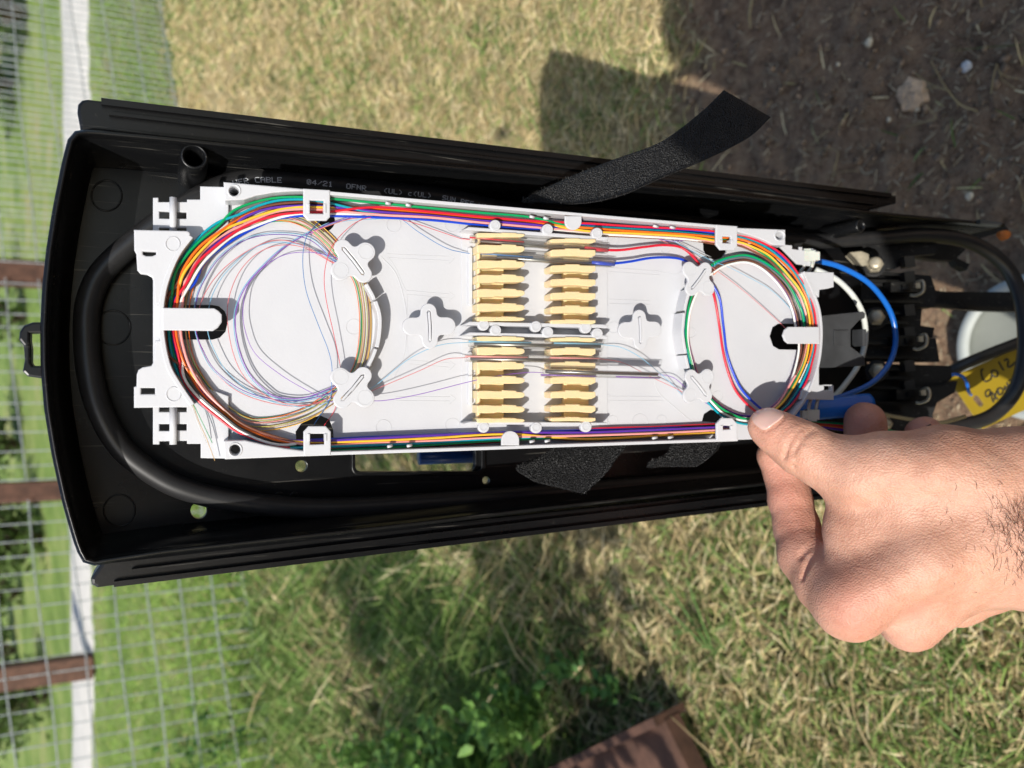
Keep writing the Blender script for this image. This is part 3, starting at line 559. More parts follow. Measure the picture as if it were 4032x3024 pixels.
# furcation tubes to the sleeves
for nm, P, lab in (('red', [(2350, 978, -4), (2388, 984, -3.2), (2450, 984, -3.5), (2540, 972, -4), (2620, 965, -5), (2690, 978, -6), (2745, 1030, -6), (2790, 1100, -6), (2815, 1180, -5), (2832, 1280, -6), (2848, 1390, -6), (2872, 1480, -6), (2905, 1550, -6), (2965, 1612, -5), (3040, 1660, -5)], 'red tube leaving the top splice sleeve and bending down through the small loop'),
                   ('blue', [(2360, 1032, -4), (2412, 1037, -3.2), (2480, 1030, -3.5), (2560, 1016, -4), (2640, 1014, -5), (2700, 1028, -6), (2770, 1080, -6), (2830, 1165, -5), (2848, 1280, -6), (2862, 1390, -6), (2888, 1470, -6), (2925, 1540, -6), (2985, 1600, -5), (3050, 1650, -5)], 'blue tube leaving the second splice sleeve and bending down beside the red one')):
    tg(tube('furcation_tube', smooth([TP(x, y, h/1000) for x, y, h in P], 8), .00058, TM[nm], seg=12), lab, 'tube')

# ------------------------------------------------------------------ bare fibres
def fib(P, col, lab, r=.00015, h0=-.0075, h1=-.0050, grp='hair-thin fibres in the large loop'):
    n_ = len(P); Q = [TP(x, y, h0+(h1-h0)*math.sin(math.pi*i/(n_-1))) for i, (x, y) in enumerate(P)]
    tg(tube('optical_fibre', smooth(Q, 7), r, TM[col], seg=6), lab, 'optical fibre', grp)
fib([(1345, 1040), (1316, 1028), (1221, 945), (1097, 923), (972, 943), (873, 1008), (808, 1098), (773, 1187), (771, 1301), (808, 1396), (848, 1458), (923, 1518), (997, 1553), (1097, 1575), (1196, 1575), (1320, 1540), (1370, 1520)], 'violet', 'violet fibre forming the outermost thin circle inside the large tube loop')
fib([(1345, 1040), (1312, 1024), (1226, 938), (1100, 917), (975, 935), (868, 1005), (804, 1095), (768, 1187), (768, 1301), (803, 1400), (843, 1462), (918, 1524), (994, 1560), (1097, 1582), (1196, 1580), (1325, 1545)], 'sky', 'light blue fibre hugging the outermost violet fibre circle')
fib([(1350, 1050), (1316, 1035), (1200, 970), (1090, 945), (980, 985), (870, 1068), (800, 1170), (772, 1290), (800, 1390), (850, 1470), (950, 1548), (1080, 1590), (1200, 1597), (1330, 1555)], 'pink', 'red fibre circling close to the end of the long left tab')
fib([(1350, 1045), (1316, 1022), (1150, 957), (1010, 972), (900, 1062), (846, 1140), (822, 1215), (818, 1304), (848, 1389), (898, 1468), (997, 1548), (1097, 1588), (1221, 1602), (1330, 1570)], 'sky', 'pale blue fibre crossing the black slot tip inside the large loop')
fib([(1340, 1045), (1306, 1033), (1196, 975), (1097, 966), (1010, 1000), (940, 1075), (900, 1180), (897, 1280), (920, 1396), (965, 1488), (1047, 1558), (1146, 1593), (1246, 1588), (1340, 1545)], 'pink', 'pink fibre on a middle circle just right of the black slot')
fib([(1300, 880), (1216, 918), (1122, 973), (1047, 1038), (972, 1122), (933, 1212), (928, 1301), (948, 1396), (987, 1478), (1047, 1538), (1097, 1564), (1196, 1566), (1300, 1528), (1370, 1490)], 'purple', 'purple fibre sweeping from the upper cut-out down the middle of the floor', .00019)
fib([(1296, 876), (1212, 914), (1118, 970), (1042, 1036), (966, 1122), (927, 1212), (922, 1301), (942, 1398), (982, 1482), (1042, 1543), (1097, 1570), (1196, 1572), (1305, 1534)], 'sky', 'pale blue fibre pressed against the middle purple fibre', .00017)
fib([(1345, 1030), (1316, 1013), (1221, 993), (1122, 1003), (1040, 1050), (977, 1122), (957, 1212), (964, 1296), (1004, 1391), (1097, 1470), (1196, 1530), (1296, 1578), (1350, 1590)], 'purple', 'thin purple fibre on the innermost circle of the large loop', .00014)
fib([(1264, 866), (1235, 895), (1206, 935), (1192, 1023), (1206, 1147), (1256, 1286), (1290, 1371), (1306, 1436), (1306, 1500), (1298, 1573), (1236, 1672)], 'deepblue', 'single blue fibre hanging in an S across the large loop floor', h1=-.0035)
fib([(1818, 941), (1724, 909), (1600, 869), (1500, 855), (1430, 863), (1370, 899), (1306, 973), (1278, 1073), (1283, 1172), (1312, 1306), (1338, 1431), (1345, 1500), (1320, 1608), (1276, 1676)], 'red', 'single dark red fibre looping from the top sleeve through the large loop', .00013, h1=-.0035)
fib([(1895, 1003), (1818, 993), (1749, 973), (1649, 914), (1565, 854), (1480, 838)], 'deepblue', 'blue fibre dropping from the bundle into the second sleeve', grp='fibres entering the splice sleeves')
fib([(1850, 943), (1818, 940)], 'red', 'red fibre end at the mouth of the top sleeve', grp='fibres entering the splice sleeves')
fib([(1862, 1350), (1818, 1349), (1724, 1361), (1614, 1411), (1500, 1501), (1430, 1550)], 'sky', 'pale blue fibre arching from the lower left clip to the third sleeve', h1=-.0035, grp='fibres entering the splice sleeves')
fib([(1850, 1408), (1818, 1409), (1749, 1416), (1649, 1461), (1490, 1528), (1420, 1560)], 'pink', 'pink fibre arching from the lower left clip to the fourth sleeve', h1=-.0035, grp='fibres entering the splice sleeves')
fib([(2140, 1468), (2082, 1466), (1972, 1478), (1848, 1503), (1649, 1553), (1500, 1578), (1420, 1570)], 'purple', 'violet fibre running over the lower comb to the loose sleeve', h0=-.005, h1=-.001, grp='fibres entering the splice sleeves')
fib([(2365, 1356), (2445, 1368), (2520, 1406), (2594, 1466), (2639, 1506), (2690, 1560)], 'sky', 'pale blue fibre leaving the third sleeve towards the lower right clip', h1=-.004, grp='fibres leaving the splice sleeves')
fib([(2350, 1411), (2445, 1426), (2520, 1461), (2574, 1489), (2674, 1536), (2710, 1560)], 'pink', 'pink fibre leaving the fourth sleeve under the loose sleeve', grp='fibres leaving the splice sleeves')
fib([(2590, 1476), (2624, 1478), (2660, 1492), (2698, 1525), (2740, 1560), (2830, 1620)], 'purple', 'violet fibre leaving the loose sleeve towards the lower right clip', grp='fibres leaving the splice sleeves')
fib([(1256, 899), (1345, 872), (1494, 862), (1620, 858), (1800, 880)], 'sky', 'pale blue fibre running under the upper bundle past the cut-out', grp='fibres beside the upper bundle')
fib([(1216, 925), (1290, 884), (1400, 853), (1500, 842), (1600, 845)], 'purple', 'purple fibre climbing from the cut-out into the upper bundle', grp='fibres beside the upper bundle')
fib([(1216, 919), (1290, 890), (1390, 860), (1500, 848)], 'pink', 'pink fibre climbing beside the purple one into the upper bundle', grp='fibres beside the upper bundle')
fib([(2519, 912), (2600, 945), (2649, 964), (2700, 984), (2768, 1029), (2827, 1069), (2907, 1128), (2995, 1202), (3084, 1284), (3120, 1330)], 'pink', 'pink fibre running diagonally across the small loop to the right slot', grp='fibres crossing the small loop')
fib([(2560, 915), (2624, 934), (2698, 974), (2808, 1029), (2868, 1051), (2966, 1101), (3040, 1145), (3110, 1213), (3130, 1260)], 'sky', 'pale blue fibre arching over the small loop floor', grp='fibres crossing the small loop')
fib([(2500, 905), (2560, 930), (2630, 948), (2700, 946), (2780, 932)], 'purple', 'violet fibre dipping below the upper bundle beside the second side clip', grp='fibres crossing the small loop')
fib([(2614, 930), (2700, 968), (2800, 1012)], 'clear', 'clear fibre beside the pale blue one near the upper right cut-out', grp='fibres crossing the small loop')
for c_, P_, l_ in (('tan', [(700, 1480), (753, 1579), (785, 1665), (812, 1724), (846, 1814)], 'tan loose fibre end sticking out past the lower tray corner'), ('green', [(705, 1490), (762, 1593), (800, 1670), (836, 1744)], 'green loose fibre end over the lower hinge plate'), ('clear', [(700, 1490), (752, 1593), (785, 1680), (812, 1744)], 'clear loose fibre end over the lower hinge plate'),
                   ('yellow', [(654, 1060), (650, 1130), (652, 1205)], 'short yellow fibre end rising beside the end wall')):
    fib(P_, c_, l_, .00014, -.004, -.002, 'loose fibre ends')
# bundle of yellowish fibres round the large guide wall
BF = [(1300, 1572), (1200, 1632), (1080, 1664), (975, 1662), (880, 1606), (795, 1512), (735, 1400), (716, 1260), (733, 1130), (796, 1012), (896, 905), (1000, 868), (1100, 850), (1200, 872), (1290, 940), (1365, 1030), (1418, 1110), (1440, 1250), (1428, 1400), (1385, 1500)]
bc = np.array([1070., 1262.])
for k, (col, lab) in enumerate((('yellow', 'deep yellow fibre, outermost against the curved guide wall'), ('tan', 'tan fibre second from the curved guide wall'), ('brown', 'brown fibre third from the curved guide wall'), ('olive', 'olive fibre in the middle of the guide wall bundle'), ('clear', 'pale clear fibre in the guide wall bundle beside the olive one'), ('tan', 'light tan fibre between clear and rose in the guide wall bundle'), ('rose', 'rose fibre in the guide wall bundle'), ('olive', 'yellow-green fibre of the guide wall bundle next to the green one'), ('green', 'green fibre, innermost of the guide wall bundle'), ('orange', 'thin orange fibre straying inside the guide wall bundle'))):
    P = []
    for i, q in enumerate(BF):
        d = np.array(q)-bc; d /= np.linalg.norm(d); P.append(tuple(np.array(q) + d*(22-5*k + 5*math.sin(i*.7+k*2)*(1 if i < 13 else .25))))
    Q = [TP(x, y, -.0078+.00035*(k % 4)) for x, y in P]
    tg(tube('optical_fibre', smooth(Q, 6, True)+[Q[0]], .00017, TM[col], seg=6), lab, 'optical fibre', 'fibres bundled round the guide wall')

# ------------------------------------------------------------------ splice sleeves
for k, (a, b, h, rod, col, lab, tipc) in enumerate((((1850, 941), (2388, 985), -.0032, None, 'clear', 'clear shrink sleeve, topmost in the upper comb, with a red tube in its end', 'red'), ((1892, 1004), (2414, 1040), -.0032, 1, 'clear', 'clear shrink sleeve with steel rod, second in the upper comb, blue tube in its end', 'blue'),
        ((1846, 1350), (2373, 1360), -.0018, 1, 'sky', 'clear sleeve with steel rod, upper one in the lower comb', None), ((1832, 1409), (2358, 1417), -.0018, 1, 'rose', 'clear sleeve with steel rod, second in the lower comb', None), ((2131, 1467), (2597, 1479), .0022, 1, 'purple', 'loose violet-tinted sleeve with steel rod lying askew over the lower comb', None))):
    A, B = TP(*a, h), TP(*b, h); S = thing('splice_sleeve', A, lab, 'splice sleeve', 'splice protection sleeves')
    V, Fc = tube_geo([A+(B-A)*t for t in np.linspace(0, 1, 12)], .0016, 16, False); mk('clear_tube', V, Fc, CLEAR, S, True)
    off_ = (.0004*VD if k < 4 else -.0006*VD); dn = -.0005*ND
    if k == 0: dn = -.0009*ND
    r0 = .04 if k != 1 else .12
    V, Fc = tube_geo([A+(B-A)*r0+off_+dn, A+(B-A)*.985+off_+dn], .0008, 12); mk('steel_rod', V, Fc, ROD, S, True)
    V, Fc = tube_geo([A-off_*1.6, A+(B-A)*(.45 if k > 1 else .38)-off_*1.6], .00035, 8); mk('fibre', V, Fc, TM[col if k > 1 else ('red', 'deepblue')[k]], S, True)
    if k > 1: V, Fc = tube_geo([A+(B-A)*.62-off_*1.6, B-off_*1.6], .00035, 8); mk('fibre', V, Fc, TM[col], S, True)
    if tipc: V, Fc = tube_geo([A+(B-A)*.83, B+(B-A)*.01], .0009, 12); mk('tube_end', V, Fc, TM[tipc], S, True)
# ------------------------------------------------------------------ the long black cable with its print
cb = [((3040, 1872), .338), ((2600, 1905), .336), ((2100, 1945), .336), ((1600, 1984), .336), ((1228, 2001), .336), ((921, 1972), .336), ((740, 1930), .335), ((610, 1868), .333), ((480, 1765), .330), ((395, 1620), .328), ((352, 1460), .328), ((340, 1300), .330), ((352, 1180), .330), ((400, 1075), .332), ((500, 975), .332), ((640, 868), .334), ((800, 770), .335),
      ((900, 726), .334), ((1000, 708), .333), ((1140, 710), .332), ((1300, 724), .331), ((1500, 748), .331), ((1760, 780), .331), ((2100, 850), .332), ((2600, 890), .333), ((3000, 935), .334), ((3200, 950), .330), ((3475, 935), .322), ((3633, 925), .315), ((3791, 945), .310), ((3910, 1003), .305), ((3988, 1092), .302), ((4028, 1219), .300), ((4036, 1377), .300), ((4010, 1509), .302), ((3950, 1600), .305), ((3865, 1655), .308), ((3700, 1690), .312)]
CP = smooth([onY(x, y, min(yy, .3308)) for (x, y), yy in cb], 10); RC = .0046
tg(tube('looped_cable', CP, RC, RUBBER, seg=24), 'long black cable looped round inside the housing with white print along its upper run', 'cable')
cable = bpy.data.objects['looped_cable']
CPn = np.array(CP); arc = np.r_[0, np.cumsum(np.linalg.norm(np.diff(CPn, axis=0), axis=1))]
def cpt(s): return np.array([np.interp(s, arc, CPn[:, k]) for k in range(3)])
# dot-matrix glyphs, 5 x 7
G5 = {'A': '01110 10001 10001 11111 10001 10001 10001', 'B': '11110 10001 10001 11110 10001 10001 11110', 'C': '01111 10000 10000 10000 10000 10000 01111', 'L': '10000 10000 10000 10000 10000 10000 11111', 'E': '11111 10000 10000 11110 10000 10000 11111', 'R': '11110 10001 10001 11110 10100 10010 10001',
      'W': '10001 10001 10001 10101 10101 11011 10001', 'O': '01110 10001 10001 10001 10001 10001 01110', 'F': '11111 10000 10000 11110 10000 10000 10000', 'N': '10001 11001 10101 10101 10011 10001 10001', 'U': '10001 10001 10001 10001 10001 10001 01110', 'S': '01111 10000 10000 01110 00001 00001 11110', 'T': '11111 00100 00100 00100 00100 00100 00100',
      'P': '11110 10001 10001 11110 10000 10000 10000', '0': '01110 10011 10101 10101 10101 11001 01110', '4': '00010 00110 01010 10010 11111 00010 00010', '/': '00000 00001 00010 00100 01000 10000 00000', '2': '01110 10001 00001 00110 01000 10000 11111', '1': '00100 01100 00100 00100 00100 00100 01110', '(': '00010 00100 01000 01000 01000 00100 00010', ')': '01000 00100 00010 00010 00010 00100 01000', 'c': '00000 00000 01110 10000 10000 10000 01110'}
PRINT = simple('white ink', (.50, .52, .55), .6, .2, 500)
def textcable(items, hgt, tang0):
    mb = MB()
    for txt, px0 in items:
        p0 = onY(px0, 715+.085*(px0-1000), .328); i0 = int(np.argmin(np.abs(CPn[:, 2]-p0[2])[230:400]))+230 if False else None
        # arc position of this pixel column on the upper run
        cand = [k for k in range(len(CPn)) if 155 <= k <= 240]; 
        i0 = min(cand, key=lambda k: abs(((CPn[k]-C0)@XC)/(-(CPn[k]-C0)@ZC)*F+2016 - px0)); s0 = arc[i0]; cw = hgt/7*1.22
        for ci, ch in enumerate(txt):
            if ch == ' ': continue
            for r_, row in enumerate(G5[ch].split()):
                for c_, b in enumerate(row):
                    if b == '0': continue
                    Q = []
                    for ds, dt in ((0, 0), (1.02, 0), (1.02, 1.05), (0, 1.05)):
                        s = s0 + (ci*6+c_+ds)*cw; t = tang0 + ((r_+dt)-3.5)*hgt/7/RC
                        p = cpt(s); tt = cpt(s+.002)-cpt(s-.002); tt /= np.linalg.norm(tt); nn = C0-p; nn -= tt*(nn@tt); nn /= np.linalg.norm(nn); bb = np.cross(tt, nn)
                        if bb@(-YC) < 0: bb = -bb
                        Q.append(p + (RC+.00006)*(math.cos(t)*nn + math.sin(t)*bb))
                    mb.add(Q, [(0, 1, 2, 3)])
    mb.done('print', PRINT, cable)
textcable([('WER CABLE', 905), ('04/21', 1198), ('OFNR', 1355), ('(UL) c(UL)', 1492), ('SUN RES WATERP', 1722)], .0022, .02)

# ------------------------------------------------------------------ hook-and-loop straps
def strap(name, top, bot, th, lab, fuzz=600, par=None, sag=.0):
    n_ = 26; A_ = smooth(top, 6); B_ = smooth(bot, 6); A_ = resamp(A_, 1e-9) if False else np.array(A_); B_ = np.array(B_)
    ta = np.linspace(0, 1, len(A_)); tb = np.linspace(0, 1, len(B_)); t = np.linspace(0, 1, n_)
    A2 = np.stack([np.interp(t, ta, A_[:, k]) for k in range(3)], 1); B2 = np.stack([np.interp(t, tb, B_[:, k]) for k in range(3)], 1)
    m_ = 8; V = []; G = np.zeros((n_, m_+1, 3))
    for i in range(n_):
        for j in range(m_+1): G[i, j] = A2[i]+(B2[i]-A2[i])*j/m_ 
    du = np.gradient(G, axis=0); dv = np.gradient(G, axis=1); Nn = np.cross(du, dv); Nn /= np.linalg.norm(Nn, axis=2)[..., None]+1e-12
    if (Nn[n_//2, m_//2]@(C0-G[n_//2, m_//2])) < 0: Nn = -Nn
    sgn = np.sin(np.linspace(0, math.pi, m_+1))[None, :, None]*sag; G = G + Nn*sgn
    T1 = (G+Nn*th/2).reshape(-1, 3); T2 = (G-Nn*th/2).reshape(-1, 3); K = n_*(m_+1); V = list(T1)+list(T2); Fc = []
    ix = lambda i, j: i*(m_+1)+j
    for i in range(n_-1):
        for j in range(m_): a = (ix(i, j), ix(i, j+1), ix(i+1, j+1), ix(i+1, j)); Fc += [a, tuple(K+q for q in a[::-1])]
    for i in range(n_-1):
        for j in (0, m_): Fc.append((ix(i, j), ix(i+1, j), K+ix(i+1, j), K+ix(i, j)))
    for j in range(m_):
        for i in (0, n_-1): Fc.append((ix(i, j), ix(i, j+1), K+ix(i, j+1), K+ix(i, j)))
    S = thing('fabric_strap', G[0, m_//2], lab, 'strap', 'hook-and-loop straps'); mk('webbing', V, Fc, VELCRO, S, True)
    mb = MB(); r_ = np.random.default_rng(5)                 # short fibre loops standing off the face
    for _ in range(fuzz):
        i, j = r_.integers(0, n_-1), r_.integers(0, m_); p = G[i, j]+(G[i+1, j]-G[i, j])*r_.random()+(G[i, j+1]-G[i, j])*r_.random(); q = Nn[i, j]
        d = r_.normal(size=3); d /= np.linalg.norm(d); a = p+q*th/2; L = .0007+.0006*r_.random(); b = a+q*L+d*L*.7; c = a+d*L*1.4; wv = np.cross(d, q)*.00006
        mb.add([a-wv, a+wv, b+wv, b-wv, c+wv, c-wv], [(0, 1, 2, 3), (3, 2, 4, 5)])
    mb.done('fuzz', FUZZ, S, kind='stuff')
FUZZ = simple('black loops', (.022, .022, .022), .5, .5, 300, spec=.4)
strap('fabric_strap', [at(2054, 790, .335), at(2223, 709, .330), at(2425, 628, .325), at(2603, 560, .322), at(2759, 443, .322), at(2848, 356, .322)],
      [at(2060, 796, .335), at(2273, 801, .322), at(2440, 770, .318), at(2603, 700, .318), at(2790, 622, .320), at(2950, 540, .322), at(3032, 464, .326)], .0012, 'frayed black fabric strap with its loose end sticking out over the dirt', 2600)
strap('fabric_strap', [at(2210, 1740, .345), at(2120, 1800, .345), at(2030, 1842, .342), at(2100, 1895, .340)], [at(2520, 1700, .345), at(2440, 1790, .343), at(2390, 1860, .341), at(2300, 1945, .340)], .0012, 'black mesh strap folded below the tray between the slot and the second strap', 1500, sag=-.001)
strap('fabric_strap', [at(2650, 1720, .355), at(2620, 1790, .352), at(2560, 1815, .350), at(2545, 1840, .350)], [at(2842, 1700, .355), at(2832, 1760, .352), at(2795, 1800, .350), at(2740, 1838, .350)], .0012, 'short black mesh strap below the tray nearest the hand', 700, sag=-.001)

# ------------------------------------------------------------------ tubes, ties, bolts and fittings under the tray
def sT(P, r, name, mat, lab, cat, seg=14, dec=None):
    o = tube(name, smooth([at(x, y, d) for x, y, d in P], 8), r, mat, seg=seg); tg(o, lab, cat); return o
BLUE2 = simple('blue sheath', (.01, .13, .52), .25, .1, 50); WHT2 = simple('milky tube', (.62, .64, .60), .3, .1, 70)
sT([(3150, 1005, 0.392), (3212, 1025, 0.392), (3303, 1049, 0.394), (3404, 1102, 0.398), (3468, 1166, 0.402), (3511, 1242, 0.406), (3526, 1320, 0.408), (3518, 1390, 0.408), (3485, 1456, 0.406), (3422, 1514, 0.402), (3316, 1560, 0.398), (3230, 1578, 0.395)], .00145, 'blue_tube', BLUE2, 'blue tube bending in a wide arc past the hex bolts', 'tube')
sT([(3210, 1060, 0.396), (3283, 1094, 0.396), (3328, 1130, 0.398), (3366, 1175, 0.400), (3397, 1236, 0.404), (3408, 1310, 0.408), (3400, 1380, 0.408), (3369, 1456, 0.406), (3295, 1551, 0.402), (3240, 1590, 0.400)], .0015, 'white_tube', WHT2, 'milky white tube curving behind the notched bracket', 'tube')
sT([(3020, 1600, .380), (3100, 1606, .380), (3190, 1612, .380), (3300, 1604, .382), (3420, 1590, .385)], .0056, 'blue_sleeve', BLUE2, 'thick blue sleeve behind the thumb held by a zip tie', 'sleeve', 20)
TIE = simple('natural nylon', (.55, .56, .50), .4, .1, 90, Subsurface_Weight=.2, Subsurface_Scale=.003)
def ziptie(px, py, d, lab, bx, ang=0):
    S = thing('cable_tie', at(px, py, d), lab, 'cable tie', 'cable ties'); c = at(px, py, d)
    ax = (math.cos(ang)*XC-math.sin(ang)*YC, math.sin(ang)*XC+math.cos(ang)*YC, ZC); mb = MB()
    mb.box(c, ax, (bx, bx*.8, .002)); mb.box(c+ax[0]*bx*1.35, ax, (bx*.35, bx*.62, .0017)); mb.box(c-ax[0]*bx*.1+ax[1]*bx*.9, ax, (bx*.55, bx*.2, .0014)); mb.done('head', TIE, S)
    for s in (-.5, .7):
        q = c+ax[0]*bx*s; V, Fc = tube_geo([q-ax[1]*(bx*.5)+ZC*.001, q-ax[1]*bx*1.6+ZC*.0012-ax[0]*.0004, q-ax[1]*bx*2.6-ax[0]*.0022-ZC*.001, q-ax[1]*bx*3.0-ax[0]*.004-ZC*.004], .0008, 6); mk('band', V, Fc, TIE, S, True)
ziptie(3178, 1010, .366, 'milky cable tie above the blue tube at the tray corner', .0033); ziptie(3196, 1632, .362, 'pale cable tie round the blue sleeve behind the thumb', .0030, math.pi)
mb = MB(); r_ = np.random.default_rng(3); c = at(3128, 1010, .376)
tube('black_tape', [at(3105, 1000, .378), at(3130, 1012, .376), at(3160, 1030, .376)], .0045, RUBBER, seg=14); tg(bpy.data.objects['black_tape'], 'lump of black tape beside the milky cable tie at the tray corner', 'tape')
def bolt(px, py, d, r, lab, tilt=.35):
    c = at(px, py, d); k = d/F; S = thing('hex_bolt', c, lab, 'bolt', 'bolts on the black terminal strip'); ax = ZC+.22*tilt*YC-.35*XC; ax /= np.linalg.norm(ax); a1 = np.cross(ax, YC); a1 /= np.linalg.norm(a1); a2 = np.cross(ax, a1)
    def ring_(rr, z, m, ph=0): return [c+ax*z+rr*k*(math.cos(2*math.pi*i/m+ph)*a1+math.sin(2*math.pi*i/m+ph)*a2) for i in range(m)]
    def loft(rings, name, mat, sm=False):
        m = len(rings[0]); V = [p for R_ in rings for p in R_]; Fc = [(j*m+i, j*m+(i+1) % m, (j+1)*m+(i+1) % m, (j+1)*m+i) for j in range(len(rings)-1) for i in range(m)]+[tuple(range((len(rings)-1)*m, len(rings)*m))]; mk(name, V, Fc, mat, S, sm)
    loft([ring_(r*1.75, -.007, 24), ring_(r*1.8, -.0055, 24), ring_(r*1.5, -.005, 24)], 'washer', DULL); loft([ring_(r*1.3, -.006, 6), ring_(r*1.3, -.0015, 6), ring_(r*1.1, -.0008, 6)], 'nut', STEEL)
    loft([ring_(r*.95, -.002, 24), ring_(r, -.001, 24), ring_(r, .0018, 24), ring_(r*.86, .0028, 24), ring_(r*.3, .0030, 24)], 'head', STEEL, True)
bolt(3446, 1038, .455, 25, 'dull hex bolt on the strip beside the silver lug'); bolt(3452, 1247, .455, 25, 'dull hex bolt just inside the blue arc, level with the bracket notch'); bolt(3458, 1458, .455, 24, 'dull hex bolt half crossed by the blue tube'); bolt(3484, 1668, .455, 24, 'dull bolt beside the pale twine behind the fingers')
mb = MB(); P = [(3328, 1010), (3345, 994), (3392, 990), (3420, 1000), (3424, 1040), (3400, 1048), (3360, 1042)]
V = [at(x, y, .456) for x, y in P]+[at(x, y, .461) for x, y in P]; m_ = len(P); Fc = [tuple(range(m_))[::-1], tuple(range(m_, 2*m_))]+[(i, (i+1) % m_, (i+1) % m_+m_, i+m_) for i in range(m_)]
tg(mk('metal_lug', V, Fc, STEEL), 'pitted silver lug beside the uppermost hex bolt', 'lug')
# black terminal blocks and the vertical frame bars they sit on
TB = thing('terminal_strip', at(3560, 1350, .43), 'dark terminal strip with four moulded stations at the pedestal foot', 'terminal strip')
def slab(L, d, th, name, mat, par, **kw):
    V = [at(x, y, d) for x, y in L]; V += [v-ZC*th for v in V]; m = len(L)
    return mk(name, V, [tuple(range(m))[::-1], tuple(range(m, 2*m))]+[(i, (i+1) % m, (i+1) % m+m, i+m) for i in range(m)], mat, par, **kw)
slab([(3300, 900), (3690, 935), (3685, 1000), (3552, 1010), (3552, 1045), (3520, 1060), (3300, 1060)], .475, .006, 'station', DULL, TB)
slab([(3390, 1065), (3665, 1085), (3690, 1160), (3680, 1210), (3390, 1205)], .475, .010, 'station', DULL, TB)
slab([(3300, 1208), (3630, 1214), (3625, 1282), (3680, 1290), (3672, 1330), (3300, 1330)], .478, .010, 'station', DULL, TB)
slab([(3390, 1332), (3685, 1332), (3700, 1425), (3390, 1425)], .475, .010, 'station', DULL, TB)
slab([(3300, 1428), (3745, 1440), (3748, 1490), (3680, 1545), (3300, 1540)], .478, .010, 'station', DULL, TB)
slab([(3380, 1542), (3700, 1520), (3770, 1500), (3760, 1545), (3690, 1585), (3670, 1640), (3700, 1690), (3380, 1680)], .475, .010, 'station', DULL, TB)
slab([(3300, 1560), (3420, 1560), (3560, 1700), (3560, 1800), (3300, 1800)], .478, .010, 'station', DULL, TB)
for yy_ in (1072, 1100, 1180, 1225, 1262, 1345, 1400, 1445, 1480, 1520, 1580, 1620): slab([(3400, yy_), (3395+170+(yy_*7) % 90, yy_+3), (3395+170+(yy_*7) % 90, yy_+14), (3400, yy_+11)], .470, .004, 'ridge', BLACK, TB)
for yy_ in (1010, 1070, 1200, 1290, 1420, 1500): slab([(3560, yy_), (3600, yy_-4), (3606, yy_+40), (3566, yy_+44)], .466, .006, 'port', RUBBER, TB)
for i, (x, y) in enumerate(((3618, 1122), (3630, 1333), (3640, 1545))):
    slab([(x-110, y-12), (x+5, y-12), (x+5, y+28), (x-110, y+28)], .462, .008, 'slot_body', BLACK, TB); slab([(x-64, y-2), (x-28, y-2), (x-28, y+18), (x-64, y+18)], .4605, .002, 'cavity', BLACK, TB)
    H = thing('spring_hook', at(x, y, .45), ['metal hook clip nearest the upper housing wall', 'metal hook clip between the other two on the strip', 'metal hook clip nearest the yellow tag'][i], 'hook', 'hook clips on the terminal strip')
    V, Fc = tube_geo(smooth([at(x-10, y-10, .455), at(x+12, y-16, .452), at(x+20, y+2, .451), at(x+14, y+28, .452), at(x-14, y+42, .455), at(x-34, y+40, .457)], 5), .0010, 8); mk('hook', V, Fc, STEEL, H, True)
    slab([(x-14, y-8), (x+6, y-10), (x+8, y+12), (x-12, y+12)], .452, .002, 'tongue', STEEL, H)
FR = thing('frame_bar', at(3800, 1180, .46), 'black horizontal bar running from the terminal strip over the pale bucket', 'bar')
slab([(3660, 1140), (3720, 1148), (4060, 1150), (4060, 1228), (3850, 1222), (3660, 1205)], .53, .008, 'bar', DULL, FR); slab([(3665, 1196), (3850, 1206), (4050, 1212), (4050, 1228), (3850, 1224), (3665, 1208)], .522, .003, 'lip', BLACK, FR)
BB = thing('lower_wall_bracket', at(3780, 960, .45), 'dark bracket under the upper housing wall above the gravelly gap', 'bracket')
slab([(3440, 905), (3960, 890), (3975, 905), (3800, 955), (3800, 985), (3768, 1015), (3818, 1040), (3805, 1065), (3770, 1045), (3758, 1025), (3700, 1025), (3440, 985)], .52, .008, 'plate', DULL, BB)
slab([(3430, 1590), (3640, 1600), (3660, 1660), (3600, 1800), (3400, 1800)], .49, .008, 'plate', DULL, BB)
ORG = simple('weathered orange plastic', (.50, .14, .02), .6, .35, 200)
c = at(3954, 925, .46); V = [c+ZC*(.0012 if j == 1 else .0018 if j == 0 else -.002)+rr*(math.cos(t)*XC+.85*math.sin(t)*YC)*(1+.06*math.sin(3*t)) for j, rr in enumerate((.0022, .0034, .0036)) for t in np.linspace(0, 2*math.pi, 20, endpoint=False)]
tg(mk('orange_cap', V, [tuple(range(20))]+[(j*20+i, j*20+(i+1) % 20, (j+1)*20+(i+1) % 20, (j+1)*20+i) for j in range(2) for i in range(20)], ORG), 'small weathered orange cap at the end of the upper housing wall', 'cap')
slab([(3858, 862), (3945, 876), (3945, 884), (3862, 880)], .46, .004, 'bolt_tab', KB, ped)
sT([(3490, 1700, .45), (3440, 1675, .452), (3450, 1630, .452), (3520, 1640, .450), (3610, 1655, .448), (3700, 1665, .448), (3800, 1640, .45)], .0012, 'twine', LEAFY, 'pale fibrous twine tangled behind the curled fingers', 'twine', 8)
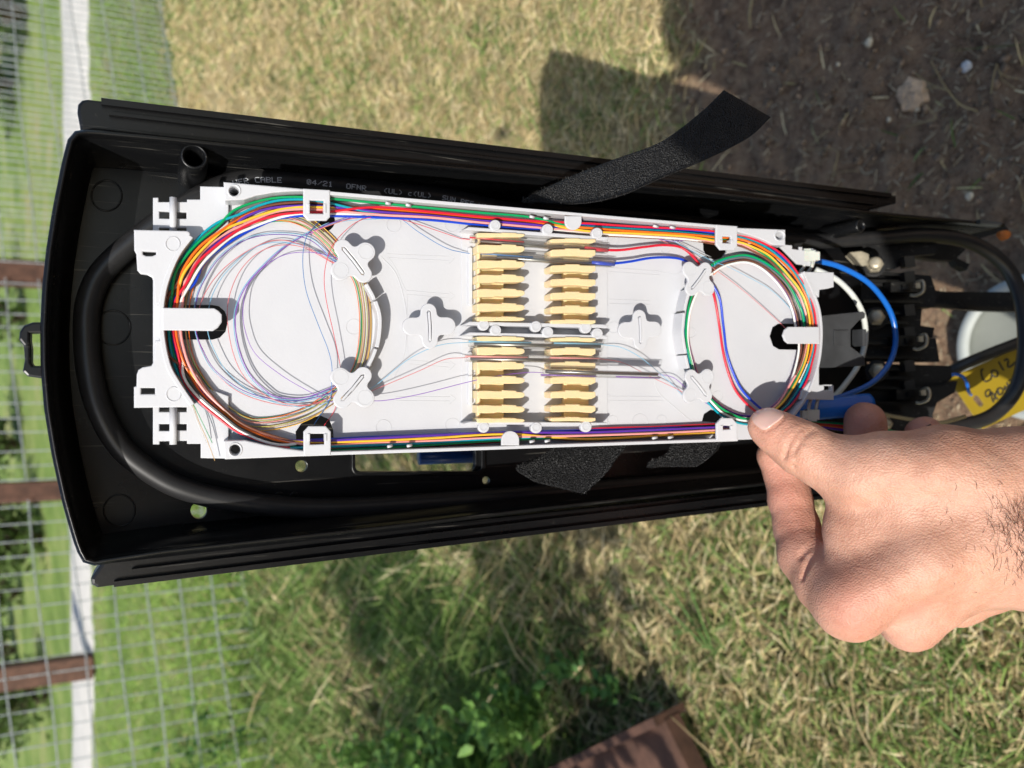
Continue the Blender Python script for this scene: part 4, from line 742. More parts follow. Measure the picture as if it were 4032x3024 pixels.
for x0, col, lab in ((0, 'green', 'thin green wire passing behind the raised fingertip'), (12, 'red', 'thin red wire passing behind the raised fingertip'), (24, 'orange', 'thin orange wire passing behind the raised fingertip'), (36, 'violet', 'thin violet wire passing behind the raised fingertip')):
    sT([(3180, 1660+x0*.4, .385), (3300, 1668+x0*.6, .385), (3420, 1680+x0*.8, .385), (3520, 1700+x0, .385), (3620, 1720+x0, .386)], .0007, 'wire', TM[col], lab, 'wire', 8)
# pale bucket on the ground, tag, lower cable
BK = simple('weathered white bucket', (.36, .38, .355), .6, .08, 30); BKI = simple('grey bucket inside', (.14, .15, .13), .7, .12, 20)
bc_ = GP(4110, 1365, .014); e1 = np.cross(GN, [0, 1, 0]); e1 /= np.linalg.norm(e1); e2 = np.cross(GN, e1); RB = np.linalg.norm(GP(3804, 1365)-bc_)*.97
BO = thing('bucket', bc_, 'round pale plastic bucket with grey inside sunk at the pedestal foot', 'bucket')
def lathe(name, prof, c, mat, par, m=72): 
    V = [c+z*GN+r*(math.cos(2*math.pi*k/m)*e1+math.sin(2*math.pi*k/m)*e2) for r, z in prof for k in range(m)]
    mk(name, V, [(j*m+k, j*m+(k+1) % m, (j+1)*m+(k+1) % m, (j+1)*m+k) for j in range(len(prof)-1) for k in range(m)], mat, par, True)
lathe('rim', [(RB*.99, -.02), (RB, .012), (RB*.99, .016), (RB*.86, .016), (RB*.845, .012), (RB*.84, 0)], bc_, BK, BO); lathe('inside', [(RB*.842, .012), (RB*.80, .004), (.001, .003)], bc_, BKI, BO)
YEL = simple('yellow tag card', (.27, .185, .005), .45, .08, 40)
TGt = thing('yellow_tag', at(3900, 1560, .50), 'yellow marker tag with black handwriting hanging beside the bucket', 'tag')
hole_ = [(3832, 1572), (3840, 1556), (3852, 1560), (3872, 1590), (3868, 1600), (3856, 1600)]
def gp2(L, d): return L
fx = (at(4080, 1340, .53)-at(3734, 1490, .53)); fx /= np.linalg.norm(fx); fy = at(3868, 1690, .53)-at(3734, 1490, .53); fy -= fx*(fy@fx); fy /= np.linalg.norm(fy); fo_ = at(3734, 1490, .53); fn = np.cross(fx, fy)
if fn@ZC < 0: fn = -fn; 
def tguv(x, y): p = at(x, y, .53)-fo_; return (p@fx, p@fy)
V, Fc = plate2d([tguv(3734, 1490), tguv(4085, 1338), tguv(4200, 1540), tguv(3868, 1690)], [[tguv(*q) for q in hole_]], .0008, .0001); mk('card', [fo_+v[0]*fx+v[1]*fy+(v[2]-.0008)*fn for v in V], Fc, YEL, TGt)
INK = simple('black marker ink', (.012, .011, .010), .5, .1, 50); mb = MB()
def stroke(P, r=.0006):
    Q = smooth([fo_+tguv(x, y)[0]*fx+tguv(x, y)[1]*fy+.0002*fn for x, y in P], 5); V, Fc = tube_geo(Q, r, 6); mb.add(V, Fc)
z2 = lambda L: [(3550+.5245*x, 850+.5245*y) for x, y in L]
stroke(z2([(612, 1152), (598, 1160), (600, 1195), (618, 1235), (640, 1243), (668, 1225), (672, 1200)])); stroke(z2([(672, 1172), (690, 1160), (712, 1165), (722, 1190), (712, 1208), (690, 1205), (676, 1190), (672, 1172)]))
stroke(z2([(728, 1095), (742, 1120), (758, 1148), (766, 1160)])); stroke(z2([(768, 1090), (790, 1075), (800, 1090), (796, 1115), (800, 1135), (822, 1128), (850, 1102), (862, 1095)]))
stroke(z2([(660, 1305), (640, 1310), (628, 1330), (636, 1355), (655, 1352), (664, 1325), (660, 1305), (672, 1345), (680, 1380), (690, 1400)])); stroke(z2([(676, 1322), (705, 1362), (722, 1378)])); stroke(z2([(722, 1300), (704, 1340), (694, 1385)]))
stroke(z2([(718, 1300), (730, 1345)])); stroke(z2([(716, 1300), (742, 1292), (762, 1310), (752, 1335), (732, 1346)])); stroke(z2([(765, 1300), (795, 1282)])); stroke(z2([(772, 1278), (786, 1318)]))
stroke(z2([(790, 1250), (806, 1300)])); stroke(z2([(800, 1240), (818, 1235), (822, 1260), (806, 1270)]))
stroke(z2([(700, 870+100), (716, 975)]), .0002)
mb.done('handwriting', INK, TGt)
sT([(3742, 1478, .52), (3762, 1474, .515), (3790, 1482, .512), (3806, 1508, .514), (3816, 1545, .522), (3830, 1560, .538)], .0011, 'tag_wire', BLUE2, 'short blue wire threaded through the hole of the yellow tag', 'wire', 10)
sT([(3640, 1560, .54), (3700, 1500, .53), (3760, 1452, .525), (3880, 1400, .523), (4020, 1345, .525), (4150, 1290, .53)], .0040, 'lower_cable', RUBBER, 'black cable resting along the top edge of the yellow tag', 'cable')
sT([(3300, 1820, .35), (3500, 1780, .345), (3680, 1700, .34)], .004, 'back_cable', RUBBER, 'black cable hidden behind the gripping hand', 'cable')
# a blue and clear pouch seen in the slot below the tray
CB = simple('blue film', (.01, .05, .22), .3, .2, 40)
yplate('slot_frame', rrect(1385, 1750, 1912, 1872, 30), YF-.002, .003, BLACK, ped, holes=[rrect(1400, 1758, 1896, 1856, 20)], bev=.0004)
DU = thing('duct', onY(2050, 1800, .343), 'smoky clear plastic tube lying in the slot below the tray', 'duct'); V, Fc = tube_geo([onY(1900, 1790, .350), onY(2300, 1770, .348)], .0050, 18); mk('tube_wall', V, Fc, RUBBER, DU, True)
tg(tube('blue_film', [onY(1650, 1800, .362), onY(1780, 1795, .362), onY(1920, 1790, .362)], .0040, CB, seg=12), 'blue cable glimpsed through the slot under the tray', 'cable')
# ------------------------------------------------------------------ the hand and its owner (one continuous body from a distance field)
def surfnet(f, lo, hi, st):
    ax = [np.arange(lo[k], hi[k]+st, st, dtype=np.float32) for k in range(3)]
    G = np.meshgrid(*ax, indexing='ij'); D = f(G[0], G[1], G[2]); S = D < 0; nx_, ny_, nz_ = S.shape
    c = sum(S[i:nx_-1+i, j:ny_-1+j, k:nz_-1+k].astype(np.int8) for i in (0, 1) for j in (0, 1) for k in (0, 1)); act = (c > 0) & (c < 8)
    idx = -np.ones(act.shape, np.int64); I_ = np.argwhere(act); idx[act] = np.arange(len(I_)); acc = np.zeros((len(I_), 3)); cnt = np.zeros(len(I_))
    a, b, cc = I_.T
    for (d0, d1) in [((i, j, k), (i+di, j+dj, k+dk)) for (di, dj, dk) in ((1, 0, 0), (0, 1, 0), (0, 0, 1)) for i in range(2-di) for j in range(2-dj) for k in range(2-dk)]:
        v0 = D[a+d0[0], b+d0[1], cc+d0[2]]; v1 = D[a+d1[0], b+d1[1], cc+d1[2]]; m = (v0 < 0) != (v1 < 0); t = np.where(m, v0/(v0-v1+1e-12), 0)
        p = np.array(d0)[None]+t[:, None]*(np.array(d1)-np.array(d0))[None]; acc[m] += p[m]; cnt[m] += 1
    V = (I_+acc/np.maximum(cnt, 1)[:, None])*st+np.array(lo)
    Fc = []
    for axn in range(3):
        sl0 = [slice(None)]*3; sl1 = [slice(None)]*3; sl0[axn] = slice(0, -1); sl1[axn] = slice(1, None)
        ch = S[tuple(sl0)] != S[tuple(sl1)]; inn = S[tuple(sl0)]; E = np.argwhere(ch); o1, o2 = [(1, 2), (2, 0), (0, 1)][axn]
        E = E[(E[:, o1] > 0) & (E[:, o2] > 0)]; E = E[(E[:, o1] < act.shape[o1]) & (E[:, o2] < act.shape[o2])]
        def g(d1, d2): q = E.copy(); q[:, o1] -= d1; q[:, o2] -= d2; return idx[q[:, 0], q[:, 1], q[:, 2]]
        Q = np.stack([g(1, 1), g(0, 1), g(0, 0), g(1, 0)], 1); fl = ~inn[E[:, 0], E[:, 1], E[:, 2]]; Q[fl] = Q[fl][:, ::-1]; Fc.append(Q[(Q >= 0).all(1)])
    return V, np.concatenate(Fc)
def cap(X, Y, Z, a, b, ra, rb):
    d = np.array(b)-np.array(a); L = d@d; t = np.clip(((X-a[0])*d[0]+(Y-a[1])*d[1]+(Z-a[2])*d[2])/L, 0, 1)
    return np.sqrt((X-a[0]-t*d[0])**2+(Y-a[1]-t*d[1])**2+(Z-a[2]-t*d[2])**2)-(ra+t*(rb-ra))
def smin(a, b, k):
    if a is None: return b
    h = np.maximum(k-np.abs(a-b), 0)/k; return np.minimum(a, b)-h*h*k*.25
def smax(a, b, k): return -smin(-a, -b, k)
# hand prims: (px, py, depth mm, radius mm)
def cm(p): return (p[0]-2016)/F*p[2], (p[1]-1512)/F*p[2], p[2]   # camera mm: x right, y down, z depth
def chain(X, Y, Z, P, k):
    out = None
    for p, q in zip(P[:-1], P[1:]): out = smin(out, cap(X, Y, Z, cm(p), cm(q), p[3], q[3]), k)
    return out
def handf(X, Y, Z):
    b = None
    palm = [[(3345, 2380, 312, 14.2), (3640, 2180, 304, 14), (4032, 2040, 303, 18)], [(3580, 2440, 320, 12.6), (3800, 2260, 313, 13.5), (4032, 2200, 305, 18)], [(3760, 2350, 334, 12.5), (4032, 2190, 315, 18)],
            [(3372, 1862, 318, 13.0), (3480, 1850, 315, 15), (3720, 1838, 308, 16.2), (4032, 1872, 304, 18)], [(3362, 1930, 322, 11.2), (3348, 2100, 322, 9.6), (3345, 2330, 316, 12)],
            [(3420, 2080, 319, 13), (3800, 2000, 307, 17.5)], [(3450, 2250, 318, 13.5), (3850, 2080, 309, 16)], [(3560, 1980, 312, 14), (3900, 2000, 305, 17.5)],
            [(4032, 1872, 304, 18), (4500, 1890, 290, 23), (5200, 1930, 280, 26)], [(4032, 2045, 303, 19), (4500, 2120, 290, 27), (5200, 2200, 280, 31)], [(4032, 2205, 305, 17.8), (4500, 2330, 290, 21), (5200, 2450, 280, 27)]]
    for P in palm: b = smin(b, chain(X, Y, Z, P, 6), 9)
    # tendons and veins on the back
    for P, r_ in (([(3360, 2350, 303, 5), (3700, 2200, 296.5, 5), (4000, 2080, 291, 5)], 12), ([(3450, 1850, 306.5, 5), (3650, 1850, 298, 5), (3900, 1900, 292, 5)], 12), ([(3560, 2440, 313, 5), (3720, 2300, 305, 5), (3980, 2180, 294, 5)], 12)):
        b = smin(b, chain(X, Y, Z, P, 3), r_)
    th = chain(X, Y, Z, [(3022, 1680, 335, 8.6), (3072, 1712, 332, 9.6), (3152, 1762, 328, 11.4), (3250, 1816, 324, 12.0), (3372, 1858, 317, 14.2)], 4)
    ix = chain(X, Y, Z, [(3052, 1795, 364, 8.8), (3095, 1880, 362, 9.6), (3110, 1965, 357, 9.8), (3138, 2080, 350, 10.2), (3165, 2190, 340, 11.2), (3250, 2300, 326, 12.6), (3345, 2380, 312, 14.2)], 3)
    md = chain(X, Y, Z, [(3406, 1662, 372, 10.0), (3412, 1760, 374, 10.4), (3420, 1950, 378, 10.6), (3470, 2300, 366, 11.5), (3580, 2440, 322, 12.6)], 3)
    rg = chain(X, Y, Z, [(3640, 1712, 374, 9.2), (3642, 1950, 384, 10), (3650, 2230, 375, 11), (3760, 2350, 334, 12.5)], 3)
    pk = chain(X, Y, Z, [(3800, 1850, 376, 8.4), (3810, 2000, 384, 9), (3820, 2200, 372, 10), (3900, 2280, 338, 12)], 3)
    h = smin(b, th, 6); h = smin(h, ix, 4); h = smin(h, md, 3); h = smin(h, rg, 3); h = smin(h, pk, 3)
    # creases: thumb joint, index joints, web folds, wrist
    for P, d_ in (([(3185, 1672, 320, .5), (3140, 1700, 318.5, .6), (3105, 1750, 319, .6), (3092, 1800, 322, .5)], 2), ([(3205, 1690, 319, .5), (3160, 1722, 317, .6), (3120, 1790, 318.5, .5)], 2), ([(3172, 1752, 317.5, .5), (3140, 1800, 319, .5), (3128, 1830, 321, .4)], 2),
                  ([(3150, 2190, 328, .7), (3200, 2130, 329, .8), (3232, 2080, 333, .7)], 2.5), ([(3165, 2280, 322, .6), (3190, 2200, 324, .8), (3225, 2130, 325, .8)], 2.5)):
        h = smax(h, -(chain(X, Y, Z, P, 1)), d_)
    if not NAILG: return h
    gr = chain(X, Y, Z, NAILG, .4); h = smax(h, -gr, 1.0)
    return h + .12*np.sin(X*.55+1.1*np.sin(Y*.31))*np.sin(Y*.62+Z*.2)
NAILG = []
def hit(px, py):
    for sc_ in (0, .06, .12, .18, .25, .35):
        qx, qy = px+(3030-px)*sc_, py+(1650-py)*sc_; d0 = 300.0
        for _ in range(60):
            p = cm((qx, qy, d0)); s = float(handf(np.float64(p[0]), np.float64(p[1]), np.float64(p[2]))); d0 += s*.8
            if abs(s) < .01 or d0 > 400: break
        if d0 < 385: break
    return np.array(cm((qx, qy, d0)))
npoly = [(2966, 1620), (2985, 1608), (3010, 1603), (3045, 1604), (3078, 1618), (3088, 1634), (3070, 1655), (3042, 1674), (3016, 1692), (2992, 1688), (2966, 1664), (2960, 1640)]
gq = [(2962, 1668), (2990, 1693), (3018, 1699), (3045, 1681), (3074, 1661), (3094, 1636), (3082, 1613)]
gh = [hit(a, b) for a, b in gq]; NAILG = [(a, b, h_[2]+.1, .55) for (a, b), h_ in zip(gq, gh)]
Vh, Fh = surfnet(handf, (84, 6, 268), (262, 128, 402), .85)
def c2w(V): V = np.asarray(V)/1000; return C0+V[:, 0:1]*XC-V[:, 1:2]*YC-V[:, 2:3]*ZC
Wh = c2w(Vh)
# torso, head, arms and folded legs of the kneeling owner, behind the camera
def wc(x, y, z, r): return (x, y, z+CAMZ, r)
def bodyf(X, Y, Z):
    def ch(P, k=.03):
        o = None
        for p, q in zip(P[:-1], P[1:]): o = smin(o, cap(X, Y, Z, p[:3], q[:3], p[3], q[3]), k)
        return o
    b = ch([wc(-.06, -.32, -.70, .15), wc(-.06, -.28, -.45, .15), wc(-.06, -.25, -.20, .14)]); b = smin(b, ch([wc(-.215, -.24, -.085, .062), wc(.11, -.24, -.07, .068)]), .07)
    b = smin(b, ch([wc(-.05, -.24, -.06, .055), wc(-.07, -.22, .03, .060)]), .03); b = smin(b, ch([wc(-.075, -.19, .03, .078), wc(-.075, -.205, .095, .088)]), .03); b = smin(b, ch([wc(-.19, -.23, -.06, .065), wc(-.10, -.22, .0, .075), wc(.06, -.23, -.05, .065)]), .05)
    b = smin(b, ch([wc(-.225, -.24, -.095, .055), wc(-.175, -.05, -.43, .044), wc(-.075, .09, -.40, .033), wc(-.040, .150, -.362, .026), wc(-.040, .170, -.345, .022)]), .03); b = smin(b, ch([wc(-.175, -.05, -.43, .044), wc(-.105, .08, -.40, .030), wc(-.068, .148, -.362, .026), wc(-.066, .168, -.345, .022)]), .03)
    b = smin(b, ch([wc(.13, -.24, -.09, .055), wc(.24, -.16, -.33, .042), wc(.15, -.06, -.17, .030), wc(.09, -.045, -.075, .024)]), .03)
    b = smin(b, ch([wc(.09, -.045, -.075, .024), wc(.075, -.02, -.08, .018), wc(.045, -.018, -.085, .012)]), .02)
    for s in (-1, 1): b = smin(b, ch([wc(-.06+s*.09, -.34, -.72, .11), wc(-.06+s*.15, -.06, -.80, .075), wc(-.06+s*.14, -.34, -.91, .055), wc(-.06+s*.13, -.44, -.93, .045)]), .05)
    return b
Vb, Fb = surfnet(bodyf, (-.32, -.56, CAMZ-1.02), (.34, .18, CAMZ+.25), .0105)
# keep the forearm of the body outside the detailed hand volume, then join both into one figure
me = bpy.data.meshes.new('person'); nv = len(Wh); V = np.vstack([Wh, Vb]); Fall = [tuple(q) for q in Fh.tolist()]+[tuple(int(i)+nv for i in q) for q in Fb.tolist()]
ctr = V.mean(0); me.from_pydata((V-ctr).tolist(), [], Fall); me.update(); me.polygons.foreach_set('use_smooth', [True]*len(me.polygons))
def skin():
    m, nt, bs = nodes('skin'); n = noise(nt, 38, 4, rough=.6); n2 = noise(nt, 220, 3); v = nt.nodes.new('ShaderNodeTexVoronoi'); v.inputs['Scale'].default_value = 1300; tc = nt.nodes.new('ShaderNodeTexCoord')
    mp = nt.nodes.new('ShaderNodeMapping'); mp.inputs['Scale'].default_value = (1, 1, .55); nt.links.new(tc.outputs['Object'], mp.inputs[0]); nt.links.new(mp.outputs[0], v.inputs['Vector'])
    r = ramp(nt, n.outputs[0], [(.30, (.51, .26, .175)), (.5, (.60, .33, .23)), (.7, (.66, .385, .28))]); r2 = ramp(nt, n2.outputs[0], [(.3, (.86, .80, .78)), (.65, (1, 1, 1))])
    mm = nt.nodes.new('ShaderNodeMix'); mm.data_type = 'RGBA'; mm.blend_type = 'MULTIPLY'; mm.inputs[0].default_value = .6; nt.links.new(r.outputs[0], mm.inputs[6]); nt.links.new(r2.outputs[0], mm.inputs[7])
    at_ = nt.nodes.new('ShaderNodeAttribute'); at_.attribute_name = 'flush'; nt.links.new(mixc(nt, at_.outputs['Fac'], mm.outputs[2], (.66, .25, .19)), bs.inputs['Base Color'])
    bs.inputs['Roughness'].default_value = .55; bs.inputs['Subsurface Weight'].default_value = .35; bs.inputs['Subsurface Radius'].default_value = (.0045, .0016, .0009); bs.inputs['Subsurface Scale'].default_value = 1
    # fine stretched creases
    w_ = nt.nodes.new('ShaderNodeTexNoise'); w_.inputs['Scale'].default_value = 1; w_.inputs['Detail'].default_value = 5; m2 = nt.nodes.new('ShaderNodeMapping'); m2.inputs['Scale'].default_value = (130, 260, 620); m2.inputs['Rotation'].default_value = (.3, .5, 0)
    nt.links.new(tc.outputs['Object'], m2.inputs[0]); nt.links.new(m2.outputs[0], w_.inputs['Vector'])
    ad = nt.nodes.new('ShaderNodeMath'); ad.operation = 'ADD'; nt.links.new(v.outputs[0], ad.inputs[0]); nt.links.new(w_.outputs[0], ad.inputs[1]); bump(nt, bs, ad.outputs[0], .5, .00045); return m
SKIN = skin(); me.materials.append(SKIN); per = bpy.data.objects.new('person', me); COL.objects.link(per); per.location = Vector(ctr)
CLOTH = simple('dark blue shirt', (.03, .04, .07), .9, .2, 60); HAIR = simple('dark hair', (.02, .012, .008), .5, .2, 100)
me.materials.append(CLOTH); me.materials.append(HAIR); mi = np.zeros(len(me.polygons), np.int32); pcs = np.array([np.mean([V[i] for i in f], 0) for f in Fall[len(Fh):]]); q = np.ones(len(pcs), int)
q[(pcs[:, 2] > CAMZ-.01)] = 0; q[(pcs[:, 2] > CAMZ+.13)] = 2; q[(pcs[:, 1] > -.10) & (pcs[:, 2] > CAMZ-.46)] = 0; mi[len(Fh):] = q; me.polygons.foreach_set('material_index', mi)
fa = me.attributes.new('flush', 'FLOAT', 'POINT'); fl_ = np.zeros(len(V)); 
def blob(px, py, d, r, a): 
    c = np.array(cm((px, py, d))); dd = np.linalg.norm(Vh-c, axis=1); return a*np.exp(-(dd/r)**2)
for b_ in ((3040, 1680, 330, 11, .55), (3370, 2400, 300, 16, .6), (3590, 2450, 312, 13, .55), (3060, 1900, 352, 18, .7), (3406, 1640, 365, 18, .8), (3640, 1690, 368, 14, .7), (3120, 2100, 340, 18, .45), (3620, 2400, 300, 6, .6)): fl_[:nv] += .6*blob(*b_)
fa.data.foreach_set('value', np.clip(fl_, 0, 1).astype(np.float32))
tg(per, 'left hand and forearm of a person gripping the tray corner between thumb and index finger', 'person')
# thumbnail: a curved sheet hugging the thumb
cx_, cy_ = 3022, 1645; V_, F_ = [], []
rings_ = [0, .3, .55, .75, .9, 1.0]; m_ = 36; NP = smooth([(a, b, 0) for a, b in npoly], 3, True)
for k, f in enumerate(rings_[1:]):
    for q in NP:
        V_.append(hit(cx_+(q[0]-cx_)*f, cy_+(q[1]-cy_)*f) + np.array([0, 0, -(.9 if f < .95 else .1)]))
m_ = len(NP); V_.append(hit(cx_, cy_)+np.array([0, 0, -.95])); F_ = [(j*m_+i, j*m_+(i+1) % m_, (j+1)*m_+(i+1) % m_, (j+1)*m_+i) for j in range(len(rings_)-2) for i in range(m_)]+[(len(V_)-1, (i+1) % m_, i) for i in range(m_)]
NAIL = simple('fingernail', (.70, .45, .38), .22, .06, 60, Subsurface_Weight=.2, Subsurface_Scale=.002)
mk('thumbnail', c2w(np.array(V_)), F_, NAIL, per, True)
# arm hair
mb = MB(); r_ = np.random.default_rng(11)
for k in range(300):
    px, py = (3880+150*r_.random()+170*r_.random(), 1980+330*r_.random()) if k < 262 else (3700+300*r_.random(), 1900+520*r_.random())
    p = hit(px, py); d = np.array([-.35+.5*r_.normal(), -1+.4*r_.normal(), -.35-.3*r_.random()]); L = (4+5*r_.random()) if k < 262 else 2.2+1.5*r_.random(); d /= np.linalg.norm(d); s_ = np.array([r_.normal()*.5, r_.normal()*.3, 0])
    V, Fc = tube_geo(c2w(np.array([p, p+d*L*.5+s_*.4, p+d*L*.9+s_*1.2+np.array([0, 0, .8])])), [.00007, .00006, .00003], 3); mb.add(V, Fc)
mb.done('arm_hair', HAIR, per, True, kind='stuff')

# the phone the owner photographs with, its lens at the viewpoint
PH = thing('smartphone', C0-.008*(-ZC)+.06*XC, 'black smartphone held up in the right hand of the kneeling person', 'phone'); PHM = simple('black glass', (.01, .01, .012), .1, .1, 30)
mb = MB(); mb.box(C0+.062*XC+.014*YC+.0075*ZC, (XC, YC, ZC), (.074, .036, .0038)); o = mb.done('casing', PHM, PH); o.modifiers.new('b', 'BEVEL').width = .003
# ------------------------------------------------------------------ wire fence and rusty posts
def fpt(t, h): p = PA+FD*t; return np.array([p[0], p[1], gz(p[0], p[1])+h])
def fence_t(px, py):                                         # fence-line parameter for a pixel column
    r = ray(px, py); A2 = np.array([[r[0], -FD[0]], [r[1], -FD[1]]]); s, t = np.linalg.solve(A2, PA[:2]); return t
tp = [fence_t(60, 1063), fence_t(60, 1935)]
def fence(t0, t1, cell, lab, H=1.35, offn=0.0):
    S = thing('wire_fence', fpt((t0+t1)/2, 0), lab, 'fence', 'wire fence panels'); mb = MB(); r_ = np.random.default_rng(int(t0*10)+50)
    nv_ = int((t1-t0)/cell)
    for i in range(nv_+1):
        t = t0+i*cell; V, Fc = tube_geo([fpt(t, -.03)+FN*offn, fpt(t+.004*r_.normal(), H/2)+FN*(offn+.004*r_.normal()), fpt(t, H)+FN*offn], .0020, 5, False); mb.add(V, Fc)
    for j in range(int(H/.098)+1):
        h = .02+j*.098; V, Fc = tube_geo([fpt(t, h+.006*math.sin(t*2+j)+.003*math.sin(t*9+j*2))+FN*(offn-.0025) for t in np.linspace(t0, t1, 40)], .0023, 5, False); mb.add(V, Fc)
    mb.done('wire_mesh', GALV, S, True)
print('posts', tp, 'nail', hit(3022,1645), hit(3090,1634), hit(2990,1690))
t_mid = tp[0]
fence(t_mid+.03, t_mid+3.2, .026, 'fine wire mesh panel beyond the screw boss, in front of the pale path')
fence(tp[1]+.03, t_mid-.03, .05, 'wire mesh panel between the two rusty posts behind the latch')
fence(tp[1]-3.0, tp[1]-.03, .05, 'wider wire mesh panel below the pedestal, in front of the bright lawn')
def post(t, wd, lab, H=1.5):
    S = thing('fence_post', fpt(t, 0), lab, 'fence post', 'rusty fence posts'); mb = MB(); p = fpt(t, H/2-.1)+FN*.03; mb.box(p, (FD, FN, np.array([0, 0, 1.])), (wd/2, .022, H/2+.1)); o = mb.done('shaft', RUST, S)
    b = o.modifiers.new('b', 'BEVEL'); b.width = .005
    mb = MB(); mb.box(fpt(t, H+.005)+FN*.03, (FD, FN, np.array([0, 0, 1.])), (wd/2+.004, .026, .006)); mb.done('cap', RUST, S)
post(tp[0], .088, 'broad rusty fence post behind the latch loop'); post(tp[1], .062, 'narrower rusty fence post behind the lower curve of the housing')
g1, g2 = GP(368, 2620), 0; H_ = np.linalg.norm(at(30, 2660, -(g1-C0)@ZC)-g1)
S = thing('stub_post', g1, 'short dark rusty post standing across the pale path', 'post'); mb = MB(); mb.box(g1+np.array([0, 0, H_/2]), (np.array([1., 0, 0]), np.array([0, 1., 0]), np.array([0, 0, 1.])), (.075, .05, H_/2)); mb.done('shaft', RUST, S); mb = MB(); mb.box(g1+np.array([0, 0, H_]), (np.array([1., 0, 0]), np.array([0, 1., 0]), np.array([0, 0, 1.])), (.08, .055, .01)); mb.done('cap', RUST, S)
# rusty steel beam lying in the weeds
pa, pb = GP(2740, 3010, .05), GP(1700, 3420, .05); d = pb-pa; L = np.linalg.norm(d); d /= L; s_ = np.cross(GN, d)
S = thing('rusty_beam', pa, 'rusty flat steel beam lying half hidden in the grass and weeds', 'beam'); mb = MB(); mb.box((pa+pb)/2, (d, s_, GN), (L/2, .072, .022)); o = mb.done('web', RUST, S); o.modifiers.new('b', 'BEVEL').width = .006
for s2 in (-1, 1):
    mb = MB(); mb.box((pa+pb)/2+s_*s2*.070, (d, s_, GN), (L/2-.001, .006, .034)); mb.done('side_rail', RUST, S)

# ------------------------------------------------------------------ grass, straw, weeds
def blades(name, P, D, L, Wd, col, label, bend=.5, **kw):
    """P roots (n,3), D unit directions (n,3), L lengths, Wd widths, col (n,3)"""
    n_ = len(P); side = np.cross(D, rng.normal(size=(n_, 3))); side /= np.linalg.norm(side, axis=1)[:, None]+1e-9
    dn = np.array([0, 0, -1.0]); V = np.zeros((n_, 7, 3)); bs_ = (bend*(.3+rng.random(n_)))[:, None]
    for k, (t, wf) in enumerate(((0, .8), (.4, 1), (.75, .7))):
        c = P+D*(L*t)[:, None]+dn*(L[:, None]*bs_*t*t*.6); V[:, 2*k] = c-side*(Wd*wf/2)[:, None]; V[:, 2*k+1] = c+side*(Wd*wf/2)[:, None]
    V[:, 6] = P+D*L[:, None]+dn*(L[:, None]*bs_*.6)
    b = np.arange(n_)[:, None]*7; Q = np.concatenate([b+np.array([0, 1, 3, 2]), b+np.array([2, 3, 5, 4])], 1).reshape(-1, 4); Tt = b+np.array([4, 5, 6])
    me = bpy.data.meshes.new(name); me.vertices.add(n_*7); me.vertices.foreach_set('co', V.ravel()); lv = np.concatenate([Q.ravel(), Tt.ravel()]).astype(np.int32)
    me.loops.add(len(lv)); me.loops.foreach_set('vertex_index', lv); ls = np.concatenate([np.arange(len(Q))*4, len(Q)*4+np.arange(len(Tt))*3]).astype(np.int32); lt = np.concatenate([np.full(len(Q), 4), np.full(len(Tt), 3)]).astype(np.int32)
    me.polygons.add(len(ls)); me.polygons.foreach_set('loop_start', ls); me.polygons.foreach_set('loop_total', lt); me.update()
    ca = me.color_attributes.new('tint', 'FLOAT_COLOR', 'POINT'); cc = np.repeat(np.concatenate([col, np.ones((n_, 1))], 1), 7, 0).astype(np.float32); ca.data.foreach_set('color', cc.ravel())
    me.materials.append(BLADE); o = bpy.data.objects.new(name, me); COL.objects.link(o); o['kind'] = 'stuff'; o['label'] = label
    for k, v in kw.items(): o[k] = v
    return o
def scatter(n_):
    px = rng.uniform(150, 4700, n_); py = rng.uniform(-700, 3700, n_); R_ = (px-2016)[:, None]/F*XC-(py-1512)[:, None]/F*YC-ZC
    t = (g0-CAMZ)/(R_[:, 2]-gx*R_[:, 0]-gy*R_[:, 1]); P = C0+R_*t[:, None]; d = t
    ok = (t > 0) & (t < 6.5); w_ = np.clip((t/2.2)**1.2, .25, 1.3)/1.3; ok &= rng.random(n_) < w_; return P[ok], d[ok]
P, dep = scatter(640000); x, y = P[:, 0], P[:, 1]; be = behind(x, y); dm_ = dirtmask(x, y); hz = ht(x, y, False)
STRAW = np.array([[.74, .60, .34], [.64, .51, .27], [.82, .70, .44], [.50, .38, .20], [.64, .56, .27]]); GREEN = np.array([[.16, .28, .06], [.24, .35, .09], [.11, .20, .05], [.30, .38, .13]])
patch = fbm(x, y, 21, 4, 4.0); leftness = ssm(.05, -.45, x); nearbr = ssm(1.25, .9, y)*leftness
pg = np.clip(.20+.22*patch+.30*leftness-.02*nearbr, .03, .9); pg = np.clip(pg+.35*ssm(-.25, -.5, x)*ssm(.9, 1.2, y), .03, .92); pg = np.where(be > .0, .86, pg); isg = rng.random(len(x)) < pg
col = np.where(isg[:, None], GREEN[rng.integers(0, 4, len(x))], STRAW[rng.integers(0, 5, len(x))])*(.75+.5*rng.random((len(x), 1)))
col = np.where((be > .1)[:, None], np.where(isg[:, None], np.array([[.26, .40, .08]])*(.7+.6*rng.random((len(x), 1))), np.array([[.42, .38, .16]])), col)
keepm = (rng.random(len(x)) > dm_*.992) & (rng.random(len(x)) < np.where(be > 0, .45, np.clip(.75+.35*patch, .25, 1)))
